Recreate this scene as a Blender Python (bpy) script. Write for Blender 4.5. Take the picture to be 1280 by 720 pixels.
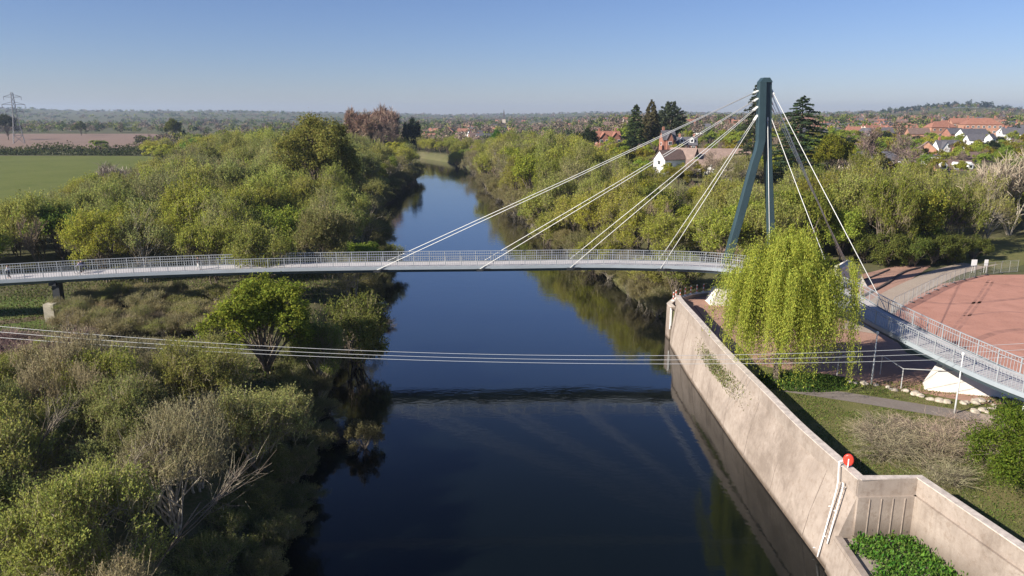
import bpy, math, random
import numpy as np
from mathutils import Vector, Matrix, noise

# ------------------------------------------------------------------ camera, sky, sun, exposure
S = bpy.context.scene
COL = S.collection
for _o in list(bpy.data.objects):
    bpy.data.objects.remove(_o)

CAM_H, PITCH, FPX = 29.3, math.radians(13.36), 914.0
cam = bpy.data.cameras.new('camera')
cam.sensor_width = 36.0
cam.lens = 36.0 * FPX / 1280.0
cam.clip_start, cam.clip_end = 0.5, 20000.0
camo = bpy.data.objects.new('camera', cam)
COL.objects.link(camo)
camo.location = (0, 0, CAM_H)
camo.rotation_euler = (math.pi / 2 - PITCH, 0, 0)
S.camera = camo

# shadows fall towards +X and a little towards +Y
SUN_FROM = Vector((-1.5, -0.80, 0.97)).normalized()
SUN_EL = math.asin(SUN_FROM.z)
SUN_ROT = math.atan2(SUN_FROM.x, SUN_FROM.y)
world = bpy.data.worlds.new('World')
S.world = world
world.use_nodes = True
wn = world.node_tree
bg = wn.nodes['Background']
sky = wn.nodes.new('ShaderNodeTexSky')
sky.sky_type = 'NISHITA'
sky.sun_disc = False
sky.sun_elevation = SUN_EL
sky.sun_rotation = SUN_ROT
sky.air_density = 1.0
sky.dust_density = 0.15
sky.ozone_density = 5.0
tint = wn.nodes.new('ShaderNodeMix')
tint.data_type = 'RGBA'
tint.blend_type = 'MULTIPLY'
tint.inputs['Factor'].default_value = 1.0
tint.inputs[7].default_value = (0.95, 0.93, 1.16, 1)      # spring air, bluer than the standard atmosphere
wn.links.new(sky.outputs['Color'], tint.inputs[6])
wn.links.new(tint.outputs[2], bg.inputs['Color'])
bg.inputs['Strength'].default_value = 0.057

sun = bpy.data.lights.new('sun', 'SUN')
sun.energy = 5.0
sun.angle = math.radians(0.5)
sun.color = (1.0, 0.94, 0.84)
suno = bpy.data.objects.new('sun', sun)
COL.objects.link(suno)
suno.rotation_euler = SUN_FROM.to_track_quat('Z', 'Y').to_euler()

S.view_settings.view_transform = 'Standard'
S.view_settings.look = 'None'
S.view_settings.exposure = 0.72
S.view_settings.gamma = 1.0
S.render.engine = 'CYCLES'
S.cycles.max_bounces = 7
S.cycles.diffuse_bounces = 5
S.cycles.glossy_bounces = 2
S.cycles.transmission_bounces = 2
S.cycles.transparent_max_bounces = 4
S.cycles.volume_bounces = 0
S.cycles.use_denoising = True

# ------------------------------------------------------------------ helpers
rng = np.random.default_rng(11)
random.seed(5)
_c, _s = math.cos(PITCH), math.sin(PITCH)


def ray(px, py):
    xr, yu = (px - 640.0) / FPX, (360.0 - py) / FPX
    return Vector((xr, _c + yu * _s, -_s + yu * _c))


def at_z(px, py, z):
    d = ray(px, py)
    t = (z - CAM_H) / d.z
    return Vector((d.x * t, d.y * t, z))


def at_y(px, py, Y):
    d = ray(px, py)
    t = Y / d.y
    return Vector((d.x * t, Y, CAM_H + d.z * t))


def sstep(a, b, x):
    t = np.clip((x - a) / (b - a), 0, 1)
    return t * t * (3 - 2 * t)


def spline(pts, n):
    """Catmull-Rom through 3-D points, n samples per span"""
    P = [Vector(p) for p in pts]
    P = [P[0] * 2 - P[1]] + P + [P[-1] * 2 - P[-2]]
    out = []
    for i in range(1, len(P) - 2):
        for k in range(n):
            t = k / n
            p0, p1, p2, p3 = P[i - 1], P[i], P[i + 1], P[i + 2]
            out.append(0.5 * ((2 * p1) + (p2 - p0) * t + (2 * p0 - 5 * p1 + 4 * p2 - p3) * t * t
                              + (3 * p1 - p0 - 3 * p2 + p3) * t ** 3))
    out.append(P[-2].copy())
    return out


def resample(pts, step):
    out = [pts[0].copy()]
    left = step
    for a, b in zip(pts, pts[1:]):
        L = (b - a).length
        pos = 0.0
        while L - pos >= left:
            pos += left
            out.append(a.lerp(b, pos / L))
            left = step
        left -= (L - pos)
    return out


class MB:
    """collects shapes and builds them as one mesh object"""

    def __init__(self):
        self.v, self.f, self.m = [], [], []

    def add(self, verts, faces, mi=0):
        o = len(self.v)
        self.v += [tuple(p) for p in verts]
        self.f += [tuple(i + o for i in f) for f in faces]
        self.m += [mi] * len(faces)
        return self

    def hexa(self, b, t, mi=0):
        """bottom 4 and top 4 corners, same winding (counter-clockwise from above)"""
        return self.add(list(b) + list(t), [(3, 2, 1, 0), (4, 5, 6, 7), (0, 1, 5, 4), (1, 2, 6, 5), (2, 3, 7, 6), (3, 0, 4, 7)], mi)

    def box(self, c, s, mi=0, rz=0.0):
        x, y, z = s[0] / 2, s[1] / 2, s[2] / 2
        cr, sr = math.cos(rz), math.sin(rz)
        q = [(-x, -y), (x, -y), (x, y), (-x, y)]
        q = [(c[0] + a * cr - b * sr, c[1] + a * sr + b * cr) for a, b in q]
        return self.hexa([(a, b, c[2] - z) for a, b in q], [(a, b, c[2] + z) for a, b in q], mi)

    def bar(self, a, b, w, h=None, mi=0, up=(0, 0, 1)):
        """rectangular bar from a to b"""
        h = h or w
        a, b = Vector(a), Vector(b)
        d = (b - a).normalized()
        up = Vector(up)
        sd = d.cross(up)
        if sd.length < 1e-4:
            sd = d.cross(Vector((1, 0, 0)))
        sd.normalize()
        u = sd.cross(d)
        q = [-sd * w / 2 - u * h / 2, sd * w / 2 - u * h / 2, sd * w / 2 + u * h / 2, -sd * w / 2 + u * h / 2]
        vs = [a + k for k in q] + [b + k for k in q]
        return self.add(vs, [(0, 1, 2, 3), (7, 6, 5, 4), (1, 0, 4, 5), (2, 1, 5, 6), (3, 2, 6, 7), (0, 3, 7, 4)], mi)

    def tube(self, pts, rad, n=6, mi=0, cap=True):
        pts = [Vector(p) for p in pts]
        if not hasattr(rad, '__len__'):
            rad = [rad] * len(pts)
        vs, fs = [], []
        prev = None
        for i, p in enumerate(pts):
            d = (pts[min(i + 1, len(pts) - 1)] - pts[max(i - 1, 0)]).normalized()
            if prev is None:
                sd = d.cross(Vector((0.13, 0.97, 0.2)))
                if sd.length < 1e-3:
                    sd = d.cross(Vector((1, 0, 0)))
            else:
                sd = prev - d * prev.dot(d)
            sd.normalize()
            prev = sd
            u = d.cross(sd)
            for k in range(n):
                a = 2 * math.pi * k / n
                vs.append(p + (sd * math.cos(a) + u * math.sin(a)) * rad[i])
        for i in range(len(pts) - 1):
            for k in range(n):
                k2 = (k + 1) % n
                fs.append((i * n + k, i * n + k2, (i + 1) * n + k2, (i + 1) * n + k))
        if cap:
            fs.append(tuple(range(n - 1, -1, -1)))
            fs.append(tuple((len(pts) - 1) * n + k for k in range(n)))
        return self.add(vs, fs, mi)

    def sweep(self, pts, prof, mi=0, close=True, mats=None):
        """profile of (across, up) offsets swept along a path, kept upright"""
        pts = [Vector(p) for p in pts]
        n = len(prof)
        vs, fs, ms = [], [], []
        for i, p in enumerate(pts):
            d = pts[min(i + 1, len(pts) - 1)] - pts[max(i - 1, 0)]
            d.z = 0
            d.normalize()
            sd = Vector((d.y, -d.x, 0))
            vs += [p + sd * a + Vector((0, 0, b)) for a, b in prof]
        kk = n if close else n - 1
        for i in range(len(pts) - 1):
            for k in range(kk):
                k2 = (k + 1) % n
                fs.append((i * n + k, (i + 1) * n + k, (i + 1) * n + k2, i * n + k2))
        if close:
            fs.append(tuple(range(n)))
            fs.append(tuple((len(pts) - 1) * n + k for k in range(n - 1, -1, -1)))
        return self.add(vs, fs, mi)

    def mesh(self, name, mats, smooth=False):
        me = bpy.data.meshes.new(name)
        me.from_pydata(self.v, [], self.f)
        for m in (mats if isinstance(mats, (list, tuple)) else [mats]):
            me.materials.append(m)
        if any(self.m):
            me.polygons.foreach_set('material_index', self.m)
        if smooth:
            me.polygons.foreach_set('use_smooth', [True] * len(me.polygons))
        me.update()
        return me

    def build(self, name, mats, parent=None, smooth=False, bevel=0.0):
        o = bpy.data.objects.new(name, self.mesh(name, mats, smooth))
        COL.objects.link(o)
        if parent:
            o.parent = parent
        if bevel:
            b = o.modifiers.new('bevel', 'BEVEL')
            b.width, b.segments, b.limit_method = bevel, 2, 'ANGLE'
        return o


def quads_mesh(name, V, mat, tint=None, edges4=True):
    """V: (n,4,3) array of separate quads -> mesh"""
    n = V.shape[0]
    me = bpy.data.meshes.new(name)
    me.vertices.add(n * 4)
    me.vertices.foreach_set('co', V.reshape(-1).astype(np.float32))
    me.loops.add(n * 4)
    me.loops.foreach_set('vertex_index', np.arange(n * 4, dtype=np.int32))
    me.polygons.add(n)
    me.polygons.foreach_set('loop_start', np.arange(0, n * 4, 4, dtype=np.int32))
    me.polygons.foreach_set('loop_total', np.full(n, 4, dtype=np.int32))
    if tint is not None:
        a = me.color_attributes.new('tint', 'FLOAT_COLOR', 'POINT')
        c = np.ones((n * 4, 4), dtype=np.float32)
        c[:, :3] = np.repeat(tint, 4, axis=0)
        a.data.foreach_set('color', c.reshape(-1))
    me.materials.append(mat)
    me.update(calc_edges=True)
    return me


def tag(o, label=None, cat=None, group=None, kind=None):
    if label:
        o['label'] = label
    if cat:
        o['category'] = cat
    if group:
        o['group'] = group
    if kind:
        o['kind'] = kind
    return o


def empty(name, loc=(0, 0, 0), rz=0.0):
    o = bpy.data.objects.new(name, None)
    o.empty_display_size = 0.5
    COL.objects.link(o)
    o.location = loc
    o.rotation_euler = (0, 0, rz)
    return o


def link(name, me, parent=None):
    o = bpy.data.objects.new(name, me)
    COL.objects.link(o)
    if parent:
        o.parent = parent
    return o


KIDS = {}


def kids(o):
    if o.name not in KIDS:
        KIDS[o.name] = [k for k in bpy.data.objects if k.parent == o]
    return KIDS[o.name]


def copy_tree(o, parent=None):
    c = o.copy()
    COL.objects.link(c)
    c.parent = parent
    for k in kids(o):
        copy_tree(k, c)
    return c


# ------------------------------------------------------------------ materials
def mat(name, col, rough=0.7, metal=0.0, var=0.0, scale=3.0, spec=0.5, bump=0.0, col2=None, detail=4.0, stretch=None):
    m = bpy.data.materials.new(name)
    m.use_nodes = True
    nt = m.node_tree
    b = nt.nodes['Principled BSDF']
    b.inputs['Roughness'].default_value = rough
    b.inputs['Metallic'].default_value = metal
    b.inputs['Specular IOR Level'].default_value = spec
    b.inputs['Base Color'].default_value = (*col, 1)
    if var or bump or col2:
        tc = nt.nodes.new('ShaderNodeTexCoord')
        nz = nt.nodes.new('ShaderNodeTexNoise')
        nz.inputs['Scale'].default_value = scale
        nz.inputs['Detail'].default_value = detail
        nz.inputs['Roughness'].default_value = 0.65
        src = tc.outputs['Object']
        if stretch:
            mp = nt.nodes.new('ShaderNodeMapping')
            mp.inputs['Scale'].default_value = stretch
            nt.links.new(src, mp.inputs['Vector'])
            src = mp.outputs['Vector']
        nt.links.new(src, nz.inputs['Vector'])
        cr = nt.nodes.new('ShaderNodeValToRGB')
        c1 = tuple(k * (1 - var) for k in col)
        c2 = col2 or tuple(min(1, k * (1 + var)) for k in col)
        cr.color_ramp.elements[0].position = 0.32
        cr.color_ramp.elements[1].position = 0.68
        cr.color_ramp.elements[0].color = (*c1, 1)
        cr.color_ramp.elements[1].color = (*c2, 1)
        nt.links.new(nz.outputs['Fac'], cr.inputs['Fac'])
        nt.links.new(cr.outputs['Color'], b.inputs['Base Color'])
        if bump:
            bp = nt.nodes.new('ShaderNodeBump')
            bp.inputs['Strength'].default_value = bump
            bp.inputs['Distance'].default_value = 0.1
            nt.links.new(nz.outputs['Fac'], bp.inputs['Height'])
            nt.links.new(bp.outputs['Normal'], b.inputs['Normal'])
    return m


def leaf_mat(name, use_tint=False, transl=0.5, spread=0.5):
    """thin leaves: own colour of the plant (object colour or tint), each leaf a little different"""
    m = bpy.data.materials.new(name)
    m.use_nodes = True
    nt = m.node_tree
    nt.nodes.remove(nt.nodes['Principled BSDF'])
    out = nt.nodes['Material Output']
    geo = nt.nodes.new('ShaderNodeNewGeometry')
    if use_tint:
        src = nt.nodes.new('ShaderNodeAttribute')
        src.attribute_name = 'tint'
        col = src.outputs['Color']
    else:
        src = nt.nodes.new('ShaderNodeObjectInfo')
        col = src.outputs['Color']
    hv = nt.nodes.new('ShaderNodeHueSaturation')
    mr = nt.nodes.new('ShaderNodeMapRange')
    mr.inputs['To Min'].default_value = 1 - spread
    mr.inputs['To Max'].default_value = 1 + spread
    nt.links.new(geo.outputs['Random Per Island'], mr.inputs['Value'])
    nt.links.new(mr.outputs['Result'], hv.inputs['Value'])
    m2 = nt.nodes.new('ShaderNodeMath')
    m2.operation = 'MULTIPLY'
    m2.inputs[1].default_value = 7.31
    nt.links.new(geo.outputs['Random Per Island'], m2.inputs[0])
    m3 = nt.nodes.new('ShaderNodeMath')
    m3.operation = 'FRACT'
    nt.links.new(m2.outputs[0], m3.inputs[0])
    m4 = nt.nodes.new('ShaderNodeMapRange')
    m4.inputs['To Min'].default_value = 0.475
    m4.inputs['To Max'].default_value = 0.525
    nt.links.new(m3.outputs[0], m4.inputs['Value'])
    nt.links.new(m4.outputs['Result'], hv.inputs['Hue'])
    nt.links.new(col, hv.inputs['Color'])
    df = nt.nodes.new('ShaderNodeBsdfDiffuse')
    tr = nt.nodes.new('ShaderNodeBsdfTranslucent')
    mx = nt.nodes.new('ShaderNodeMixShader')
    mx.inputs[0].default_value = transl
    nt.links.new(hv.outputs['Color'], df.inputs['Color'])
    nt.links.new(hv.outputs['Color'], tr.inputs['Color'])
    nt.links.new(df.outputs[0], mx.inputs[1])
    nt.links.new(tr.outputs[0], mx.inputs[2])
    nt.links.new(mx.outputs[0], out.inputs['Surface'])
    return m


M_LEAF = leaf_mat('leaf')
M_LEAF_FAR = leaf_mat('leaf_far', True, 0.2, 0.35)
M_TWIG = leaf_mat('twig', False, 0.0, 0.45)
M_SPRIG = leaf_mat('sprig', False, 0.0, 0.4)
M_BARK = mat('bark', (0.16, 0.125, 0.09), 0.9, var=0.45, scale=2.5, bump=0.6)
M_BARK_PALE = mat('pale_bark', (0.30, 0.26, 0.20), 0.9, var=0.4, scale=2.5)
# ------------------------------------------------------------------ terrain, river, fields, paths
_LY = [-200, -50, 42, 77, 130, 170, 215, 300, 360, 400, 450, 520, 600]
_LX = [-13, -13, -15.6, -19.8, -23, -32, -42, -47, -45, -50, -64, -98, -150]
_RY = [-200, 34.8, 42.90, 42.91, 50.7, 69, 90.5, 95, 98, 100.6, 102.5, 104.5, 130, 170, 215, 300, 360, 400, 450, 520, 600]
_RX = [69, 27.6, 26.3, 22.5, 21.8, 21.25, 21.4, 21.2, 22.7, 25.6, 29.0, 22.0, 18, 11, 3, -9, -14, -21, -34, -68, -120]
LAND = 4.0


def left_x(y):
    return np.interp(y, _LY, _LX)


def right_x(y):
    return np.interp(y, _RY, _RX)


def fbm(x, y, sc, seed=0.0):
    return (np.sin(x / sc * 1.7 + seed) * np.cos(y / sc * 1.3 - seed * 2) + 0.5 * np.sin(x / sc * 3.9 - y / sc * 2.7 + seed * 5)
            + 0.3 * np.sin(x / sc * 7.1 + y / sc * 8.3 + seed))


def land_z(x, y):
    """height of the land away from the river"""
    x = np.asarray(x, float)
    y = np.asarray(y, float)
    r = np.hypot(x, y)
    px = 640 + 914 * x / np.maximum(y, 1.0)
    px = np.clip(px, -700, 2000)
    z = np.full_like(r, LAND)
    off = x - right_x(np.clip(y, -200, 600))
    z = z + 8.5 * sstep(125, 240, y) * sstep(14, 48, off) * sstep(690, 775, px)
    z = z + 4.0 * sstep(450, 1200, y) * sstep(560, 800, px)
    hh = np.interp(px, [-700, -200, 0, 55, 90, 200, 330, 480, 560, 660, 720, 820, 950, 1060, 1110, 1180, 1250, 1330, 2000],
                   [45, 55, 62, 58, 42, 44, 40, 30, 16, 20, 26, 18, 16, 18, 14, 10, 10, 12, 20])
    z = z + hh * sstep(2400, 5200, r) + fbm(x, y, 900, 1.0) * 3.0 * sstep(1500, 3500, r)
    z = z + 34 * np.exp(-((px - 1190) / 85.0) ** 2) * sstep(1500, 2600, r)
    return z


def ground_z(x, y):
    x = np.asarray(x, float)
    y = np.asarray(y, float)
    yc = np.clip(y, -200, 600)
    lo = left_x(yc) - x
    ro = x - right_x(yc)
    lz = land_z(x, y)
    nat = np.where(ro > lo, ro, lo)
    wallside = (y < 102.6) & (ro > lo)
    k = np.where(wallside, (ro >= -1e-6).astype(float), sstep(-1.0, 6.0, nat) * 0.6 + 0.4 * sstep(-1, 1.5, nat))
    k = np.where(y > 560, np.maximum(k, sstep(560, 600, y)), k)
    return -1.6 + (lz + 1.6) * k


rows = np.concatenate([[-200, -100, -50, 0, 15, 25], np.arange(30, 43, 1.5), [42.899, 42.911], np.arange(45, 102, 1.5),
                       [102.59, 102.61, 103.5], np.arange(104.5, 130, 2.0), np.arange(130, 220, 4.0), np.arange(220, 400, 8.0), np.arange(400, 620, 4.0),
                       620 * 1.06 ** np.arange(0, 47)])
offs = [0, .5, 1, 1.6, 2.3, 3, 4, 5, 6, 7.5, 9, 11, 13, 16, 19, 23, 27, 32, 38, 45, 52, 60, 70, 82, 95]
while offs[-1] < 8800:
    offs.append(offs[-1] * 1.10)
offs = np.array(offs)
xs = []
for y in rows:
    yc = float(np.clip(y, -200, 600))
    L, R = float(left_x(yc)), float(right_x(yc))
    xs.append(np.concatenate([(L - offs)[::-1], [L + 1, (L + R) / 2, R - 1.0, R - 0.02], R + offs]))
GX = np.array(xs)
GY = np.repeat(rows[:, None], GX.shape[1], axis=1)
GZ = ground_z(GX, GY)
nr, nc = GX.shape
gm = MB()
gm.v = list(zip(GX.ravel().tolist(), GY.ravel().tolist(), GZ.ravel().tolist()))
gm.f = [(i * nc + j, i * nc + j + 1, (i + 1) * nc + j + 1, (i + 1) * nc + j) for i in range(nr - 1) for j in range(nc - 1)]
gm.m = [0] * len(gm.f)


def ground_mat(name, cols, scales=(0.05, 0.6, 6.0), bump=0.5, rough=0.95):
    """several noises mixed between a few earth and grass colours"""
    m = bpy.data.materials.new(name)
    m.use_nodes = True
    nt = m.node_tree
    b = nt.nodes['Principled BSDF']
    b.inputs['Roughness'].default_value = rough
    b.inputs['Specular IOR Level'].default_value = 0.15
    tc = nt.nodes.new('ShaderNodeTexCoord')
    prev = None
    for i, sc in enumerate(scales):
        nz = nt.nodes.new('ShaderNodeTexNoise')
        nz.inputs['Scale'].default_value = sc
        nz.inputs['Detail'].default_value = 6
        nz.inputs['Roughness'].default_value = 0.7
        nt.links.new(tc.outputs['Object'], nz.inputs['Vector'])
        if prev is None:
            cr = nt.nodes.new('ShaderNodeValToRGB')
            cr.color_ramp.elements[0].position = 0.35
            cr.color_ramp.elements[1].position = 0.65
            cr.color_ramp.elements[0].color = (*cols[0], 1)
            cr.color_ramp.elements[1].color = (*cols[1], 1)
            nt.links.new(nz.outputs['Fac'], cr.inputs['Fac'])
            prev = cr.outputs['Color']
        else:
            mx = nt.nodes.new('ShaderNodeMix')
            mx.data_type = 'RGBA'
            rp = nt.nodes.new('ShaderNodeMapRange')
            rp.inputs['From Min'].default_value = 0.42
            rp.inputs['From Max'].default_value = 0.72
            nt.links.new(nz.outputs['Fac'], rp.inputs['Value'])
            nt.links.new(rp.outputs['Result'], mx.inputs['Factor'])
            nt.links.new(prev, mx.inputs[6])
            mx.inputs[7].default_value = (*cols[min(i + 1, len(cols) - 1)], 1)
            prev = mx.outputs[2]
            if i == len(scales) - 1:
                bp = nt.nodes.new('ShaderNodeBump')
                bp.inputs['Strength'].default_value = bump
                bp.inputs['Distance'].default_value = 0.15
                nt.links.new(nz.outputs['Fac'], bp.inputs['Height'])
                nt.links.new(bp.outputs['Normal'], b.inputs['Normal'])
    nt.links.new(prev, b.inputs['Base Color'])
    return m


M_GROUND = ground_mat('scrub_ground', [(0.085, 0.095, 0.032), (0.13, 0.115, 0.06), (0.06, 0.075, 0.022), (0.15, 0.125, 0.075)], (0.03, 0.25, 3.0))
M_LAWN = ground_mat('lawn', [(0.12, 0.14, 0.035), (0.20, 0.17, 0.07), (0.085, 0.115, 0.022), (0.20, 0.165, 0.08)], (0.16, 0.6, 9.0), 0.8)
M_FIELD = ground_mat('crop_field', [(0.105, 0.130, 0.022), (0.14, 0.155, 0.034), (0.078, 0.105, 0.016), (0.15, 0.15, 0.042)], (0.012, 0.035, 0.6), 0.5)
M_PLOUGH = ground_mat('ploughed_soil', [(0.235, 0.16, 0.12), (0.265, 0.18, 0.14), (0.20, 0.135, 0.10)], (0.02, 0.3), 0.5)
M_SOIL = ground_mat('red_gravel', [(0.44, 0.21, 0.15), (0.50, 0.25, 0.185), (0.34, 0.16, 0.115), (0.47, 0.26, 0.20)], (0.1, 0.35, 5.0), 0.35)
M_SOIL2 = ground_mat('trodden_soil', [(0.39, 0.22, 0.16), (0.45, 0.265, 0.20), (0.30, 0.175, 0.13), (0.40, 0.255, 0.19)], (0.2, 0.8, 9.0), 0.4)
M_TARMAC = ground_mat('worn_tarmac', [(0.20, 0.165, 0.145), (0.235, 0.20, 0.175), (0.17, 0.145, 0.125)], (0.3, 4.0), 0.2)
M_CREAM = ground_mat('cream_path', [(0.38, 0.30, 0.235), (0.43, 0.35, 0.275), (0.31, 0.245, 0.19)], (0.3, 4.0), 0.2)

tag(gm.build('ground', M_GROUND, smooth=True), kind='structure')

# water: one sheet; dark peaty body, gentle ripples
M_WATER = bpy.data.materials.new('river_water')
M_WATER.use_nodes = True
nt = M_WATER.node_tree
nt.nodes.remove(nt.nodes['Principled BSDF'])
# still river under a polarised clear sky: weak mirror when looked into steeply, strong at a low angle
gl = nt.nodes.new('ShaderNodeBsdfGlossy')
gl.inputs['Roughness'].default_value = 0.05
df = nt.nodes.new('ShaderNodeBsdfDiffuse')
df.inputs['Color'].default_value = (0.003, 0.005, 0.005, 1)
lw = nt.nodes.new('ShaderNodeLayerWeight')
lw.inputs['Blend'].default_value = 0.5
fr = nt.nodes.new('ShaderNodeFloatCurve')
cv = fr.mapping.curves[0]
cv.points[0].location = (0.0, 0.02)
cv.points[1].location = (1.0, 1.0)
for q in ((0.455, 0.050), (0.577, 0.16), (0.658, 0.36), (0.758, 0.58), (0.861, 0.76)):
    cv.points.new(*q)
fr.mapping.update()
nt.links.new(lw.outputs['Facing'], fr.inputs['Value'])
ms = nt.nodes.new('ShaderNodeMixShader')
nt.links.new(fr.outputs['Value'], ms.inputs[0])
nt.links.new(df.outputs[0], ms.inputs[1])
nt.links.new(gl.outputs[0], ms.inputs[2])
nt.links.new(ms.outputs[0], nt.nodes['Material Output'].inputs['Surface'])
tc = nt.nodes.new('ShaderNodeTexCoord')
hs = []
for sc, st, w in ((0.35, (1.0, 1.6, 1), 0.55), (1.6, (1.0, 1.5, 1), 0.25), (0.05, (1, 1, 1), 0.9)):
    mp = nt.nodes.new('ShaderNodeMapping')
    mp.inputs['Scale'].default_value = st
    nz = nt.nodes.new('ShaderNodeTexNoise')
    nz.inputs['Scale'].default_value = sc
    nz.inputs['Detail'].default_value = 3
    nt.links.new(tc.outputs['Object'], mp.inputs['Vector'])
    nt.links.new(mp.outputs['Vector'], nz.inputs['Vector'])
    ml = nt.nodes.new('ShaderNodeMath')
    ml.operation = 'MULTIPLY'
    ml.inputs[1].default_value = w
    nt.links.new(nz.outputs['Fac'], ml.inputs[0])
    hs.append(ml.outputs[0])
a1 = nt.nodes.new('ShaderNodeMath')
a2 = nt.nodes.new('ShaderNodeMath')
nt.links.new(hs[0], a1.inputs[0]); nt.links.new(hs[1], a1.inputs[1])
nt.links.new(a1.outputs[0], a2.inputs[0]); nt.links.new(hs[2], a2.inputs[1])
bp = nt.nodes.new('ShaderNodeBump')
bp.inputs['Strength'].default_value = 0.12
wpn = nt.nodes.new('ShaderNodeTexNoise')
wpn.inputs['Scale'].default_value = 0.035
wpn.inputs['Detail'].default_value = 4
wmp = nt.nodes.new('ShaderNodeMapping')
wmp.inputs['Scale'].default_value = (0.6, 1.5, 1)
nt.links.new(tc.outputs['Object'], wmp.inputs['Vector'])
nt.links.new(wmp.outputs['Vector'], wpn.inputs['Vector'])
wmr = nt.nodes.new('ShaderNodeMapRange')
wmr.inputs['From Min'].default_value = 0.38
wmr.inputs['From Max'].default_value = 0.66
wmr.inputs['To Min'].default_value = 0.10
wmr.inputs['To Max'].default_value = 0.30
nt.links.new(wpn.outputs['Fac'], wmr.inputs['Value'])
nt.links.new(wmr.outputs['Result'], bp.inputs['Strength'])
bp.inputs['Distance'].default_value = 0.12
nt.links.new(a2.outputs[0], bp.inputs['Height'])
nt.links.new(bp.outputs['Normal'], gl.inputs['Normal'])
wm = MB()
wm.add([(-260, -190, 0), (75, -190, 0), (75, 590, 0), (-260, 590, 0)], [(0, 1, 2, 3)])
tag(wm.build('river_water', M_WATER), kind='structure')


def sheet(name, poly, m, dz, step=None):
    """flat polygon laid on the land, a few mm to cm above it"""
    s = MB()
    s.add([(x, y, LAND + dz) for x, y in poly], [tuple(range(len(poly)))])
    return tag(s.build(name, m), kind='structure')


def ribbon(name, pts, w, m, dz, ends=None):
    P = spline([(x, y, 0) for x, y in pts], 6)
    s = MB()
    vs = []
    for i, p in enumerate(P):
        d = P[min(i + 1, len(P) - 1)] - P[max(i - 1, 0)]
        d.normalize()
        sd = Vector((d.y, -d.x, 0)) * w / 2
        for q in (p - sd, p + sd):
            vs.append((q.x, q.y, float(ground_z(q.x, q.y)) + dz))
    s.add(vs, [(2 * i, 2 * i + 1, 2 * i + 3, 2 * i + 2) for i in range(len(P) - 1)])
    return tag(s.build(name, m), kind='structure')


# left: green crop field and the ploughed field behind it
sheet('crop_field', [(-420, 465), (-207, 462), (-165, 330), (-130, 240), (-112, 175), (-112, 120), (-180, 120), (-420, 200)], M_FIELD, 0.03)
sheet('ploughed_field', [(-900, 560), (-300, 560), (-330, 760), (-480, 1000), (-1100, 1000)], M_PLOUGH, 0.10)
# right: mown grass, red gravel pitch, trodden soil, paths
sheet('lawn', [(22.6, 43.2), (26.7, 43.2), (28.3, 36), (80, 10), (110, 50), (100, 66), (60, 62), (36, 66), (22.3, 76)], M_LAWN, 0.015)
sheet('trodden_soil', [(22.2, 74), (22.3, 97), (25.6, 100.2), (29, 102.2), (40, 103.5), (58, 117), (66, 123), (72, 123), (48, 95), (43, 76), (50, 60), (42, 61.5), (36.5, 65.2), (33, 68.0), (27, 71)], M_SOIL2, 0.022)
sheet('gravel_pitch', [(46.5, 64), (46.5, 90), (53, 97), (66, 109), (76, 115.5), (130, 118), (130, 58), (56, 56)], M_SOIL, 0.03)
ribbon('grass_verge', [(78, 127), (100, 139), (130, 150)], 16, M_LAWN, 0.02)
ribbon('gravel_path', [(41.5, 84), (52, 98), (64, 110.5), (76, 121), (93, 130.5), (130, 142)], 4.2, M_CREAM, 0.045)
ribbon('tarmac_path', [(22.9, 67.6), (25, 66), (31.7, 62.7), (37.6, 59.6), (43, 57.0), (60, 50)], 2.3, M_TARMAC, 0.03)
sheet('paved_crossing', [(40.6, 59.25), (42.3, 58.6), (41.5, 56.6), (39.8, 57.3)], M_CREAM, 0.036)
# left: mown bank with a worn track under the west end of the bridge
M_BANK = ground_mat('bank_grass', [(0.10, 0.16, 0.03), (0.14, 0.18, 0.045), (0.08, 0.13, 0.025), (0.15, 0.14, 0.06)], (0.1, 0.8, 8.0), 0.8)
sheet('mown_bank', [(-90, 82), (-57, 84), (-52, 92), (-60, 100), (-95, 104)], M_BANK, 0.02)
ribbon('dirt_track', [(-95, 80), (-72, 84), (-59, 91), (-50, 100)], 2.4, ground_mat('dirt', [(0.11, 0.085, 0.05), (0.16, 0.12, 0.08), (0.09, 0.07, 0.04)], (0.3, 3.0), 0.4), 0.03)

M_TRACK = mat('rolled_gravel', (0.34, 0.165, 0.12), 0.95, var=0.25, scale=0.8)
for q, w_ in (([(1125, 372), (1190, 380), (1290, 372)], .8), ([(1150, 360), (1215, 352), (1300, 362)], .5), ([(1180, 425), (1200, 400), (1222, 372), (1236, 350)], .35),
              ([(1186, 427), (1206, 402), (1228, 373), (1242, 351)], .35), ([(1190, 440), (1250, 415), (1330, 410)], .9), ([(1205, 395), (1260, 390), (1330, 396)], .45), ([(1235, 440), (1275, 448), (1340, 440)], .7)):
    ribbon('tyre_track', [tuple(at_z(*k, 4.0))[:2] for k in q], w_, M_TRACK, 0.034)
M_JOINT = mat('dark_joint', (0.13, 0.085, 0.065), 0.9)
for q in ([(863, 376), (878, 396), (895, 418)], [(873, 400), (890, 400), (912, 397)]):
    ribbon('paving_joint', [tuple(at_z(*k, 4.0))[:2] for k in q], .13, M_JOINT, 0.03)

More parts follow.
